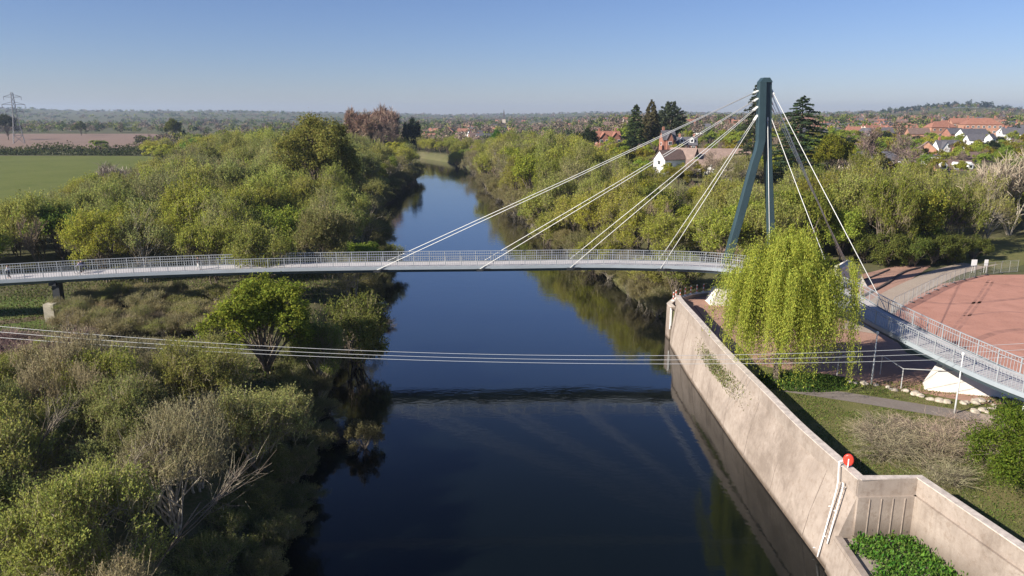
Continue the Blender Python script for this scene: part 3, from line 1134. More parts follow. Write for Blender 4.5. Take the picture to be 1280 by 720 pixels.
def bez(a, b, lift, n=5):
    a, b = Vector(a), Vector(b)
    c = a.lerp(b, .45) + Vector((0, 0, lift))
    return [a * (1 - t) ** 2 + c * 2 * t * (1 - t) + b * t * t for t in [k / n for k in range(n + 1)]]


PROTO = {}
M_TWIGS = mat('young_twig', (0.27, 0.225, 0.12), 0.8)


def register(key, name, trunk_me, crown_me, extra=()):
    """a plant: an Empty at its foot with trunk and crown"""
    PROTO[key] = (name, trunk_me, crown_me)


def broadleaf(key, name, H, R, cb, K, nleaf, ls, style, seed, stems=1, bark=None, twigs=1.0, flat=1.0, gap=1.0, sprig=1.2):
    g = np.random.default_rng(seed)
    rz = (H - cb) / 2
    D = rdirs(g, K)
    D[:, 2] = np.where(D[:, 2] < -0.55, -D[:, 2] * .5, D[:, 2])
    lob = 1 + .22 * np.sin(3 * np.arctan2(D[:, 1], D[:, 0]) + seed) + .12 * g.normal(size=K)
    C = D * np.array([R * .70, R * .70, rz * .72 * flat]) * (lob * g.uniform(.62, 1.0, K) ** .6)[:, None]
    C[:, 2] += cb + rz
    cr = R * g.uniform(.26, .44, K) * gap
    out = nrm(C - np.array([0, 0, cb + rz * .5]))
    J = 9
    Lq, Tq = [], []
    w = cr ** 2
    per = np.maximum(6, (nleaf * w / w.sum() / J)).astype(int)
    for k in range(K):
        sd = nrm(rdirs(g, J) + out[k] * .75 + UP * .25)
        sp = C[k] + sd * (cr[k] * g.uniform(.55, 1.05, J))[:, None]
        sr = cr[k] * g.uniform(.26, .46, J)
        n = per[k]
        for j in range(J):
            nn = max(3, int(n * g.uniform(.5, 1.5)))
            if style == 'puff':
                off = g.normal(size=(nn, 3)) * sr[j] * .55
                P = sp[j] + off
                Lq.append(leaf_quads(g, P, ls, bias=nrm(off + sd[j] * sr[j]), bw=1.1))
            else:
                ns = max(1, nn // 7)
                o = sp[j] + g.normal(size=(ns, 3)) * sr[j] * .6
                d = nrm(out[k] * .45 + UP * .8 + g.normal(size=(ns, 3)) * .38)
                ln = sprig * g.uniform(.5, 1.3, ns)
                tip = o + d * ln[:, None]
                t = g.uniform(.15, 1.05, (ns, 7))
                P = (o[:, None, :] + d[:, None, :] * (t * ln[:, None])[:, :, None]).reshape(-1, 3) + g.normal(size=(ns * 7, 3)) * ls * .8
                ax = np.repeat(d, 7, axis=0)
                Lq.append(leaf_quads(g, P, ls, bias=np.repeat(nrm(out[k] * .6 + sd[j] + UP * .3 + g.normal(size=(ns, 3)) * .2), 7, axis=0), bw=1.15, axis=ax + g.normal(size=ax.shape) * .5, aspect=.5))
                if twigs and g.random() < twigs:
                    Tq.append(strip_quads(g, o - d * ln[:, None] * .5, tip, .022 + .012 * sprig))
    L = np.concatenate(Lq)
    T = np.concatenate(Tq) if Tq else np.zeros((0, 4, 3))
    crown = two_mesh(key + '_crown', L, T)
    m = MB()
    r0 = .02 * H + .06
    roots = []
    for s in range(stems):
        a = 2 * math.pi * s / max(1, stems) + g.uniform(0, 1)
        sp_ = (0 if stems == 1 else R * .28)
        foot = Vector((math.cos(a) * sp_ * .25, math.sin(a) * sp_ * .25, -.6))
        mid = Vector((math.cos(a) * sp_ * .6 + g.normal() * .1 * R * .3, math.sin(a) * sp_ * .6 + g.normal() * .1 * R * .3, cb + rz * .25))
        tp = Vector((math.cos(a) * sp_ + g.normal() * .12 * R, math.sin(a) * sp_ + g.normal() * .12 * R, cb + rz * 1.15))
        pl = spline([foot, foot.lerp(mid, .5) + Vector((g.normal() * .08 * R * .4, g.normal() * .08 * R * .4, 0)), mid, tp], 3)
        k = 1.0 if stems == 1 else .6
        m.tube(pl, [r0 * k * (1 - .78 * i / (len(pl) - 1)) for i in range(len(pl))], 7)
        roots.append(pl)
    for k in range(K):
        pl = roots[k % len(roots)]
        q = pl[int(g.integers(len(pl) // 3, len(pl) - 1))]
        b = bez(q, C[k], g.uniform(.0, .25) * rz)
        m.tube(b, [r0 * .34 * (1 - .8 * i / (len(b) - 1)) + .015 for i in range(len(b))], 5)
        for _ in range(4):
            e = Vector(C[k]) + Vector(nrm(g.normal(size=3) + out[k]) * cr[k])
            m.tube([Vector(C[k]).lerp(b[-2], .5), e], [r0 * .09 + .012, .012], 4, cap=False)
    PROTO[key] = (name, m.mesh(key + '_trunk', bark or M_BARK, True), crown)


def bare(key, name, H, R, seed, levels=4, upright=.55, twn=16, tw=.035, fan=4, bark=None, stems=1, twl=.11, droop=0.0, rs=1.0):
    """leafless tree: branching limbs that end in a spray of fine twigs"""
    g = np.random.default_rng(seed)
    m = MB()
    A, B = [], []

    def grow(p, d, L, r, lv):
        pts = [p]
        q, dd = p, d
        for i in range(3):
            dd = (dd + Vector(g.normal(size=3)) * .13 + Vector((0, 0, .10 * upright - droop * (lv < 2)))).normalized()
            q = q + dd * (L / 3)
            pts.append(q)
        m.tube(pts, [r, r * .85, r * .7, r * .5], 6 if lv > 2 else 4, cap=False)
        if lv == 0:
            return
        if lv == 1:
            for _ in range(twn):
                t = g.uniform(.15, 1)
                s = pts[0].lerp(pts[-1], t) if t < .9 else pts[-1]
                e = (dd * .7 + Vector(g.normal(size=3)) * .55 + Vector((0, 0, .35 * upright - droop * 2))).normalized()
                ll = H * twl * g.uniform(.5, 1.3)
                A.append(s); B.append(s + e * ll)
                for _ in range(2):
                    u = s + e * ll * g.uniform(.3, .9)
                    e2 = (e + Vector(g.normal(size=3)) * .5 + Vector((0, 0, -droop))).normalized()
                    A.append(u); B.append(u + e2 * ll * g.uniform(.3, .7))
        for _ in range(fan):
            t = g.uniform(.45, 1.0)
            i = min(2, int(t * 3))
            s = pts[i].lerp(pts[i + 1], t * 3 - i)
            a = Vector(g.normal(size=3))
            a = (a - dd * a.dot(dd)).normalized()
            sp = g.uniform(.45, .95) * (1.25 - upright * .5)
            nd = (dd + a * sp + Vector((0, 0, .22 * upright))).normalized()
            grow(s, nd, L * g.uniform(.55, .75), r * .55, lv - 1)

    r0 = (H * .018 + .05) * rs
    for s in range(stems):
        d = Vector((g.normal() * .06, g.normal() * .06, 1)) if stems == 1 else Vector((g.normal() * .4, g.normal() * .4, 1))
        grow(Vector((g.normal() * .2 * (stems > 1), g.normal() * .2 * (stems > 1), -.5)), d.normalized(), H * .36, r0 * (1 if stems == 1 else .55), levels)
    A = np.array([tuple(v) for v in A]); B = np.array([tuple(v) for v in B])
    # bring it to the wanted size
    zmax = B[:, 2].max(); rmax = np.percentile(np.hypot(B[:, 0], B[:, 1]), 96)
    fz, fr = H / zmax, R / rmax
    for X in (A, B):
        X[:, 2] *= fz; X[:, :2] *= fr
    m.v = [(x * fr, y * fr, z * fz) for x, y, z in m.v]
    PROTO[key] = (name, m.mesh(key + '_trunk', bark or M_BARK, True), quads_mesh(key + '_crown', strip_quads(g, A, B, tw), M_TWIG))


def conifer(key, name, H, R, seed, n=5200, ls=.32, shape='cedar', cb=1.0):
    g = np.random.default_rng(seed)
    m = MB()
    m.tube([(0, 0, -.5), (.1, 0, H * .5), (0, .1, H * .97)], [H * .02 + .08, H * .013 + .04, .03], 8)
    Lq = []
    nb = 90 if shape != 'spire' else 150
    for i in range(nb):
        t = (i + g.uniform(0, 1)) / nb
        z = cb + (H - cb) * t
        if shape == 'cedar':
            rr = R * (1 - t) ** .6 * g.uniform(.6, 1.15) + .25
        elif shape == 'spire':
            rr = R * min(1, (1 - t) * 1.9) ** .6 * g.uniform(.85, 1.05) + .1
        else:
            rr = R * (.35 + .65 * math.sin(math.pi * min(1, t * .95 + .12))) * g.uniform(.7, 1.1)
        a = i * 2.39996 + g.normal() * .2
        d = np.array([math.cos(a), math.sin(a), 0])
        lift = {'cedar': .12, 'spire': -.28, 'pine': .2}[shape]
        droop = {'cedar': -.10, 'spire': -.1, 'pine': 0.05}[shape]
        k = max(6, int(n / nb * (rr / R + .15) * 1.5))
        s = g.uniform(.12 if shape == 'cedar' else .35, 1, k) ** .75
        side_ = np.array([-d[1], d[0], 0])
        wob = g.normal(size=k) * rr * .16 * (1.1 - .5 * s)
        P = d * (s * rr)[:, None] + side_ * wob[:, None]
        P[:, 2] = z + rr * (lift * s + droop * s * s * 2) + g.normal(size=k) * (.13 if shape == 'cedar' else .3)
        Lq.append(leaf_quads(g, P, ls, bias=np.tile(nrm(UP + d * .5), (k, 1)), bw=1.0))
        m.tube([(0, 0, z - .1), tuple(d * rr * .9 + np.array([0, 0, z + rr * (lift * .9 + droop * 1.6)]))], [.035 + .004 * H * (1 - t), .015], 4, cap=False)
    PROTO[key] = (name, m.mesh(key + '_trunk', M_BARK, True), quads_mesh(key + '_crown', np.concatenate(Lq), M_LEAF))


def weeping(key, name, H, R, seed, strands=1500, ls=.15):
    g = np.random.default_rng(seed)
    m = MB()
    r0 = .45
    fork = Vector((0, 0, 3.2))
    m.tube([(0, 0, -.5), (.1, .1, 1.5), fork], [r0 * 1.15, r0, r0 * .8], 9)
    tops = []
    for k in range(20):
        a = k * 2.4 + g.normal() * .3
        rr = R * (g.uniform(.0, .3) if k < 5 else g.uniform(.2, .78))
        zt = H * (.97 - .30 * (rr / R) ** 2) * g.uniform(.82, 1.0)
        e = Vector((math.cos(a) * rr, math.sin(a) * rr, zt))
        b = bez(fork, e, H * .12, 6)
        m.tube(b, [.2 * (1 - .85 * i / 6) + .02 for i in range(7)], 5, cap=False)
        tops.append(e)
    Lq, A, B = [], [], []
    T = np.array([tuple(t) for t in tops])
    TR = []
    for s in range(230):
        e = T[g.integers(len(T))]
        TR.append((e + g.normal(size=3) * np.array([R * .17, R * .17, H * .055]), g.uniform(.3, 1.0), g.uniform(.6, 2.4)))
    for s in range(strands):
        o, lf, bow = TR[g.integers(len(TR))]
        o = o + g.normal(size=3) * np.array([.26, .26, .35])
        d2 = np.array([o[0], o[1], 0])
        d2 = d2 / max(.3, np.linalg.norm(d2))
        ln = min(1.0, lf * g.uniform(.75, 1.15)) * (o[2] - g.uniform(.2, 1.2))
        ln = min(ln, H * g.uniform(.35, .98))
        n = int(ln / .22) + 3
        t = np.linspace(0, 1, n)
        bow = bow * g.uniform(.85, 1.15)
        P = o + d2 * (bow * np.sqrt(t))[:, None] + np.array([0, 0, 1]) * (0.55 * np.sin(t * 2.6) * (t < 1) * g.uniform(.2, 1.2) - ln * t ** 1.25)[:, None]
        P += np.cumsum(g.normal(size=(n, 3)) * .025, axis=0)
        P = np.repeat(P, 2, axis=0) + g.normal(size=(2 * n, 3)) * .085
        P[:, 2] = np.maximum(P[:, 2], g.uniform(.2, 1.5))
        Lq.append(leaf_quads(g, P, ls, bias=np.tile(nrm(d2 + UP * .35), (2 * n, 1)), bw=.9, axis=np.tile(np.array([0, 0, -1.0]), (2 * n, 1)) + g.normal(size=(2 * n, 3)) * .45, aspect=.42))
    PROTO[key] = (name, m.mesh(key + '_trunk', M_BARK, True), quads_mesh(key + '_crown', np.concatenate(Lq), M_LEAF))


def plant(key, x, y, s=1.0, rz=None, col=(.1, .12, .03), label=None, cat='tree', group=None, z=None, sz=None, name=None, tcol=None):
    nm, tm, cm = PROTO[key]
    e = empty(name or nm, (x, y, float(ground_z(x, y)) if z is None else z), random.uniform(0, 6.28) if rz is None else rz)
    e.scale = (s, s, sz or s)
    t = link('trunk', tm, e)
    c = link('crown', cm, e)
    c.color = (*col, 1)
    tag(e, label, cat, group)
    return e


# prototypes ------------------------------------------------------
for i in range(4):
    broadleaf(f'willow{i}', 'willow_tree', 10.5 + i * .5, 5.2, .3, 22, [15000, 20000, 26000, 17000][i], [.16, .135, .115, .145][i], 'feather', 21 + i, stems=3, twigs=.7, sprig=1.25)
for i in range(3):
    broadleaf(f'round{i}', 'broadleaf_tree', 10, 4.8, .8, 26, 14000, .16, 'puff', 41 + i, stems=1)
for i in range(2):
    broadleaf(f'thin{i}', 'sparse_tree', 11, 4.6, 1.8, 18, 5200, .13, 'feather', 61 + i, stems=2, bark=M_BARK_PALE, twigs=1.0, sprig=1.5)
for i in range(4):
    broadleaf(f'near{i}', 'riverside_willow', 8, 4.3, .5, 22, 30000, .078, 'feather', 81 + i, stems=4, bark=M_BARK_PALE, twigs=.8, sprig=.95)
for i in range(2):
    broadleaf(f'bush{i}', 'bush', 4.0, 3.2, .0, 18, 11000, .095, 'puff', 101 + i, stems=4)
broadleaf('oak', 'oak_tree', 24, 10.5, 2.0, 56, 42000, .22, 'puff', 121, gap=.78)
broadleaf('oak1', 'broadleaf_tree', 17, 8.0, 3.0, 38, 17000, .26, 'puff', 122, gap=.8)
broadleaf('maple', 'maple_tree', 10.5, 5.4, -.6, 46, 40000, .125, 'puff', 131, gap=.8, stems=2)
broadleaf('hawthorn', 'hawthorn_bush', 6, 4.6, .3, 30, 52000, .07, 'puff', 141, stems=4)
broadleaf('yew', 'yew_tree', 12, 5.5, .5, 26, 11000, .2, 'puff', 151)
broadleaf('far', 'garden_tree', 11, 5.5, .8, 18, 2600, .36, 'puff', 161)
broadleaf('far1', 'garden_tree', 12, 5.0, .8, 16, 2600, .36, 'puff', 162)
for i in range(3):
    bare(f'bare{i}', 'bare_tree', 11, 4.6, 201 + i, levels=4, fan=4, twn=5, tw=.05)
bare('poplar', 'bare_poplar_tree', 30, 7.5, 211, levels=4, fan=5, twn=9, upright=1.2, tw=.20, twl=.10)
bare('poplar1', 'bare_poplar_tree', 28, 8.0, 212, levels=4, fan=5, twn=9, upright=1.0, tw=.20, twl=.10)
bare('dead', 'bare_tree', 13, 8, 221, levels=4, fan=4, twn=7, tw=.10, bark=M_BARK_PALE, stems=4, upright=.3)
bare('scrub0', 'bare_shrub', 3.2, 3.0, 231, levels=3, fan=5, twn=10, tw=.022, stems=7, upright=.5, twl=.2, rs=.5)
bare('scrub1', 'bare_shrub', 3.0, 3.4, 232, levels=3, fan=5, twn=10, tw=.022, stems=8, upright=.4, twl=.22, rs=.5)
bare('snag', 'leaning_bare_tree', 9, 3.0, 233, levels=3, fan=3, twn=4, tw=.014, bark=M_BARK, rs=.3)
bare('brush0', 'bare_shrub', 3.2, 3.6, 241, levels=3, fan=4, twn=5, tw=.018, stems=8, upright=.15, twl=.2, rs=.45)
bare('brush1', 'bare_shrub', 3.0, 3.6, 242, levels=3, fan=4, twn=5, tw=.018, stems=9, upright=.1, twl=.22, rs=.45)
conifer('cedar', 'cedar_tree', 26, 8.0, 301, n=9000, ls=.3, shape='cedar')
conifer('spire', 'redwood_tree', 30, 6.0, 302, n=9000, ls=.42, shape='spire')
conifer('pine', 'pine_tree', 26, 8.5, 303, n=7000, ls=.42, shape='pine', cb=7)
conifer('fir', 'fir_tree', 18, 4.6, 304, n=3500, ls=.34, shape='cedar')
weeping('weeping', 'weeping_willow', 14.5, 6.3, 311, strands=3900, ls=.095)

# ------------------------------------------------------------------ plants: where they stand
YG, GY_, GR, DK, OL, BR, MV = (.40, .40, .06), (.33, .345, .105), (.23, .31, .055), (.055, .085, .028), (.27, .24, .04), (.28, .21, .145), (.30, .215, .18)
TAN = (.30, .235, .16)


def jit(c, a=.12, h=.08):
    k = 1 + random.uniform(-a, a)
    return (c[0] * k * (1 + random.uniform(-h, h)), c[1] * k, c[2] * k * (1 + random.uniform(-h, h)))


def mixc3(a, b, t):
    return tuple(p * (1 - t) + q * t for p, q in zip(a, b))


TAKEN = []


def free(x, y, r):
    return all((x - a) ** 2 + (y - b) ** 2 > (r + c) ** 2 for a, b, c in TAKEN)


def take(x, y, r):
    TAKEN.append((x, y, r))


def px_of(x, y, z=4.0):
    dy, dz = y, z - CAM_H
    f = dy * _c - dz * _s
    return 640 + FPX * x / f, 360 - FPX * (dz * _c + dy * _s) / f


def hero(key, px, py, z, w, h, protoR, protoH, col, label, cat='tree', Y=None, **kw):
    """tree whose foot is seen (or reckoned) at a pixel on ground of height z"""
    p = at_z(px, py, z) if Y is None else at_y(px, py, Y)
    e = plant(key, p.x, p.y, w / (2 * protoR), col=col, label=label, cat=cat, sz=h / protoH, **kw)
    take(p.x, p.y, w * .36)
    return e


for i in range(2):
    broadleaf(f'sparse{i}', 'riverside_willow', 8, 3.8, .5, 18, 11000, .06, 'feather', 91 + i, stems=4, bark=M_BARK_PALE, twigs=1.0, sprig=1.2)

# heroes ---------------------------------------------------------
plant('weeping', 25.8, 67.2, .79, 1.0, (.41, .44, .075), 'weeping willow with long trailing yellow green fronds beside the ramp', 'tree', sz=.985)
take(26.5, 67.6, 6)
w = at_y(392, 200, 178)
plant('oak', w.x, 178, 1.0, 2.0, (.25, .24, .06), 'tallest olive green round tree in the wood left of the river', 'tree', sz=1.05); take(w.x, 178, 7)
w = at_y(330, 400, 70)
plant('maple', w.x, 70, 1.04, 1.0, (.24, .275, .04), 'bright green large leaved tree just before the bridge on the left bank', 'tree', sz=.95); take(w.x, 71, 4.2)
w = at_y(413, 350, 113)
plant('willow1', w.x, 113, 1.05, 1.0, (.25, .24, .085), 'pale wispy willow rising right behind the bridge at the left river edge', 'tree', sz=1.0); take(w.x, 113, 4)
w = at_y(452, 380, 84)
plant('willow3', w.x - .8, 82, .92, 2.0, (.19, .205, .05), 'dense willow leaning over the water right under the bridge on the left bank', 'tree', sz=.82); take(w.x - .8, 82, 4.2)
w = at_y(398, 430, 73)
plant('near1', w.x, 74, .75, .5, (.19, .24, .05), 'small bright green willow beside the large leaved tree by the water', 'tree', sz=.85); take(w.x, 74, 2.5)
w = at_y(130, 210, 205)
plant('dead', w.x, 205, 1.15, .4, (.36, .30, .25), 'pale leafless spreading tree standing at the corner of the green field', 'tree', sz=1.0, name='bare_tree'); take(w.x, 205, 6)
w = at_y(217, 160, 620)
plant('oak1', w.x, 620, 1.0, .4, (.14, .15, .032), 'round olive tree standing alone behind the hedge beyond the green field', 'tree', sz=1.25)
w = at_y(280, 165, 640)
plant('far', w.x, 640, 1.2, .4, (.20, .20, .03), 'yellow green round tree right of the lone olive tree behind the fields', 'tree', sz=1.1)
w = at_y(100, 160, 900)
plant('far', w.x, 900, 1.5, .4, (.10, .115, .03), 'dark green tree at the far edge of the ploughed field', 'tree', sz=1.5)
w = at_y(8, 160, 760)
plant('oak1', w.x, 760, 1.5, .4, (.07, .075, .025), 'large dark tree beside the electricity pylon at the ploughed field', 'tree', sz=1.45)
for i, (px, Y, key, sc, c) in enumerate(((441, 410, 'poplar', 1.0, (.30, .195, .14)), (456, 400, 'poplar1', 1.05, (.31, .20, .145)), (470, 415, 'poplar', 1.1, (.29, .19, .14)), (485, 405, 'poplar1', 1.1, (.28, .19, .15)),
                                        (500, 425, 'poplar', .95, (.27, .19, .15)), (448, 440, 'poplar', 1.05, (.29, .19, .14)), (478, 440, 'poplar1', 1.1, (.29, .19, .14)), (463, 390, 'poplar1', .95, (.31, .21, .15)), (493, 390, 'bare1', 2.2, (.27, .19, .15)))):
    w = at_y(px, 180, Y)
    plant(key, w.x, Y, sc, i * 1.1, c, 'tall reddish brown leafless tree in the clump against the sky left of the river', 'tree', 'bare reddish trees in the clump left of the river', sz=sc * (.98 if key != 'bare1' else 1)); take(w.x, Y, 3)
w = at_y(513, 165, 430)
plant('yew', w.x, 430, 1.1, 0, (.035, .05, .024), 'dark evergreen right behind the clump of reddish leafless trees', 'tree', sz=2.4); take(w.x, 430, 4)
w = at_y(622, 175, 420)
plant('oak1', w.x, 420, .62, 0, (.085, .19, .03), 'vivid green round tree at the far bend of the river', 'tree', sz=.95); take(w.x, 420, 4)
w = at_y(731, 190, 330)
plant('yew', w.x, 330, 1.1, 0, (.05, .065, .03), 'nearly black rounded yew in front of the red brick villa', 'tree', sz=1.35); take(w.x, 330, 4)
w = at_y(812, 195, 330)
plant('spire', w.x, 330, .85, 0, (.16, .14, .07), 'tall dark redwood with rounded tip, above the white house', 'tree', sz=.76); take(w.x, 330, 4)
w = at_y(836, 195, 345)
plant('pine', w.x, 345, .85, 0, (.10, .12, .07), 'dark broad topped pine right beside the tall redwood', 'tree', sz=.84); take(w.x, 345, 4)
w = at_y(793, 195, 320)
plant('fir', w.x, 320, 1.35, 0, (.085, .115, .045), 'dark green fir left of the tall redwood', 'tree', sz=1.15); take(w.x, 320, 3)
w = at_y(995, 230, 205)
plant('cedar', w.x, 205, 1.4, 0, (.075, .11, .055), 'tall layered dark cedar behind the bridge mast', 'tree', sz=.90); take(w.x, 205, 5)
w = at_y(938, 230, 225)
plant('cedar', w.x, 225, .8, 2, (.075, .09, .05), 'second dark cedar showing just left of the bridge mast', 'tree', sz=1.0); take(w.x, 225, 4)
w = at_y(1040, 240, 195)
plant('oak1', w.x, 195, .78, 0, (.21, .21, .028), 'yellow green spreading tree between the dark cedar and the houses', 'tree', sz=.82); take(w.x, 195, 5)
w = at_y(1087, 240, 205)
plant('bare1', w.x, 205, 1.9, 0, (.25, .175, .16), 'large purplish leafless tree in front of the cream bungalow', 'tree', sz=1.55, name='bare_tree'); take(w.x, 205, 5)
w = at_y(1150, 240, 200)
plant('bare2', w.x, 205, 1.5, 0, (.25, .175, .165), 'purplish leafless tree left of the white twin gabled house', 'tree', sz=1.3, name='bare_tree'); take(w.x, 205, 4)
w = at_y(1262, 290, 150)
plant('dead', w.x, 150, 1.15, 2.0, (.40, .33, .24), 'big pale tan leafless tree at the edge of the park behind the red pitch', 'tree', sz=1.38, name='bare_tree'); take(w.x, 150, 7)
w = at_y(1235, 560, 44)
plant('hawthorn', 35.7, 44.2, 1.0, 0, (.135, .185, .025), 'fresh green dense bush at the near corner of the lawn', 'bush'); take(36.4, 43.8, 4)
plant('hawthorn', 41.5, 49.0, .75, 2, (.12, .165, .03), 'smaller green bush behind the fresh green bush on the lawn edge', 'bush'); take(38, 51, 3)
for i, (x, y, sc, c) in enumerate(((30.0, 53.6, 1.05, (.33, .27, .18)), (33.2, 53.0, 1.1, (.36, .27, .20)), (28.6, 52.0, .95, (.31, .27, .17)), (31.4, 50.6, 1.1, (.31, .26, .16)), (36.4, 54.0, 1.0, (.36, .27, .21)), (32.6, 56.4, .6, (.36, .28, .21)), (34.6, 50.8, 1.1, (.32, .26, .17)), (30.6, 47.4, .85, (.30, .27, .16)), (38.6, 53.4, 1.0, (.35, .27, .2)))):
    plant('brush%d' % (i % 2), x, y, sc, i, c, 'brown leafless twiggy shrub on the lawn between the tarmac path and the inlet wall', 'shrub', 'leafless shrubs on the lawn', sz=sc * .72); take(x, y, 2)

for i, (px, Y, key, c, sc) in enumerate(((884, 206, 'bare0', (.40, .31, .22), 1.0), (898, 214, 'bare2', (.36, .27, .2), 1.05), (866, 205, 'bare1', (.38, .30, .22), .85), (917, 206, 'thin0', (.34, .32, .12), .95), (938, 200, 'thin1', (.34, .34, .09), .95), (928, 214, 'round1', (.30, .33, .05), .7), (848, 204, 'round0', (.27, .24, .05), .75), (905, 198, 'thin1', (.33, .31, .12), .8), (952, 205, 'round2', (.34, .36, .05), .9))):
    w = at_y(px, 215, Y)
    plant(key, w.x, Y, sc, i, c, 'pale half bare tree in front of the low houses left of the bridge mast', 'tree', 'pale trees before the low houses', sz=sc * .72); take(w.x, Y, 2)
# A. wood on the left bank beyond the bridge ---------------------
def field_edge(y):
    return np.interp(y, [95, 120, 175, 240, 330, 420], [-118, -110, -104, -122, -158, -205])


def scatter(y0, y1, sp, xlo, xhi, fn, jitter=.35):
    y = y0
    k = 0
    while y < y1:
        s = sp(y)
        a, b_ = xlo(y), xhi(y)
        x = b_ - s * .5 - (k % 2) * s * .5
        while x > a:
            fn(x + random.uniform(-jitter, jitter) * s, y + random.uniform(-jitter, jitter) * s, s)
            x -= s
        y += s * .88
        k += 1


def dep(v):
    return PITCH + math.atan((v - 360) / FPX)


def wood_left(x, y, s):
    u, v = px_of(x, y, 12)
    if u < -130 or u > 760 or not free(x, y, s * .30):
        return
    edge = (left_x(y) - x) < 6
    if y < 109 and x < -36:
        return                                    # open ground beside the approach
    r = random.random()
    sc = s / 9.6 * random.uniform(.88, 1.18)
    patch = noise.noise(Vector((x / 38, y / 45, 1.3)))
    if r < .62:
        key = 'willow%d' % random.randrange(4)
        col = jit(mixc3(GY_, YG, min(1, max(0, .5 + patch * 1.3))), .22)
        if y < 150:
            col = mixc3(col, jit((.20, .25, .06)), random.uniform(.1, .75) * float(np.interp(y, [105, 150], [1, .4])))
        lab, g = 'feathery yellow green willow packed into the wood left of the river beyond the bridge', 'willows in the wood left of the river'
    elif r < .78:
        key = 'round%d' % random.randrange(3)
        col = jit(mixc3(GR, OL, random.uniform(.0, .75)))
        lab, g = 'rounded green leafy tree among the willows of the wood left of the river', 'leafy trees in the wood left of the river'
    elif r < .94:
        key = 'thin%d' % random.randrange(2)
        col = jit(mixc3(GY_, BR, random.uniform(.1, .6)))
        lab, g = 'thin greyish half leafed tree among the willows of the wood left of the river', 'half leafed trees in the wood left of the river'
    else:
        key = 'bare%d' % random.randrange(3)
        col = jit(BR)
        lab, g = 'leafless grey brown tree among the green crowns of the wood left of the river', 'leafless trees in the wood left of the river'
    hm = (CAM_H - math.tan(dep(float(np.interp(u, [-130, 0, 60, 130, 200, 240, 280, 330, 420, 480, 530, 570, 700], [262, 252, 240, 222, 202, 190, 174, 168, 172, 186, 186, 192, 195])))) * y - 4) / 11.0
    hm = max(.3, hm) * random.uniform(.82, 1.02)
    sh = sc * (.62 if edge else 1.0) * random.uniform(.85, 1.1) * np.interp(y, [100, 150, 260], [.98, 1.1, 1.12])
    sh = min(float(sh), hm)
    plant(key, x, y, max(.72 * sc, min(sc, sh * 1.3)), col=col, label=lab, group=g, sz=sh)


scatter(102, 178, lambda y: 9.0, field_edge, lambda y: left_x(y) + 1.5, wood_left)
scatter(178, 345, lambda y: 11.5, field_edge, lambda y: left_x(y) + 1.5, wood_left)


def wood_left_far(x, y, s):
    u, v = px_of(x, y, 12)
    if u < 150 or u > 590 or not free(x, y, s * .3):
        return
    key = random.choice(['far', 'far1', 'willow0', 'willow2', 'bare0'])
    c = {'far': GR, 'far1': YG, 'willow0': YG, 'willow2': GY_, 'bare0': BR}[key]
    bare_ = key == 'bare0'
    plant(key, x, y, s / 10.5 * random.uniform(.85, 1.15), col=jit(c), sz=s / 12.5 * random.uniform(.8, 1.15),
          label='leafless brown tree far along the left bank before the river bend' if bare_ else 'green tree far along the left bank before the river bend',
          group='far leafless trees on the left bank' if bare_ else 'far green trees on the left bank')


scatter(350, 500, lambda y: 13, field_edge, lambda y: left_x(y) - 2, wood_left_far)


# B. scrub and willows on the left bank in front of the bridge ---
def wood_near(x, y, s):
    u, v = px_of(x, y, 8)
    if u < -260 or v > 900 or not free(x, y, s * .3):
        return
    key = random.choice(['near0', 'near1', 'near2', 'near3', 'near2', 'sparse0', 'sparse1', 'sparse0', 'sparse1'])
    patch = noise.noise(Vector((x / 14, y / 14, 7.3)))
    col = jit(mixc3((.30, .315, .10), (.37, .39, .07), min(1, max(0, .5 + patch * 1.5))), .28)
    if key[0] == 's':
        col = jit((.36, .32, .17), .2)
    sc = s / 7.4 * random.uniform(.85, 1.2)
    tall = np.interp(left_x(y) - x, [0, 6, 20], [.6, .9, 1.05])
    lim = float(np.interp(u, [-140, 0, 60, 250, 300, 350, 420], [446, 440, 418, 412, 385, 362, 352] if y > 68 else [446, 440, 430, 432, 462, 476, 430]))
    hm = (CAM_H - math.tan(dep(lim)) * y - float(ground_z(x, y))) / 8.0 * random.uniform(.8, 1.0)
    hm = max(hm, .28)
    tall = min(tall, hm / sc)
    sc = min(sc, max(.55, hm * 1.5))
    plant(key, x, y, sc, col=col, label='tangled grey green willow in the thicket left of the river before the bridge', group='willows in the thicket before the bridge',
          sz=float(max(.2, min(sc * tall * random.uniform(.85, 1.15), hm))))


scatter(31, 79, lambda y: np.interp(y, [30, 80], [5.7, 6.6]), lambda y: -74, lambda y: left_x(y) - 1.2, wood_near)
for i in range(95):   # low scrub on the open ground
    u = random.uniform(70, 300); v = random.uniform(374, 425)
    p = at_z(u, v, 4.0)
    if not free(p.x, p.y, 1.0) or p.x > left_x(p.y) - 3 or u < 84:
        continue
    k = i % 3
    plant(['scrub0', 'sparse1', 'sparse0'][k], p.x, p.y, random.uniform(.35, .75), col=jit([(.38, .29, .18), (.36, .32, .14), (.32, .34, .08)][k], .25), rz=i * 1.7, sz=random.uniform(.3, .6) * (1.3 if k < 1 else .62),
          label=['low tan leafless shrub on the open ground below the left end of the bridge', 'low olive leafy bush on the open ground below the left end of the bridge', 'low olive leafy bush on the open ground below the left end of the bridge'][k],
          cat='shrub' if k < 1 else 'bush', name='bare_shrub' if k < 1 else 'bush', group='leafless shrubs below the left end of the bridge' if k < 1 else 'leafy bushes below the left end of the bridge')
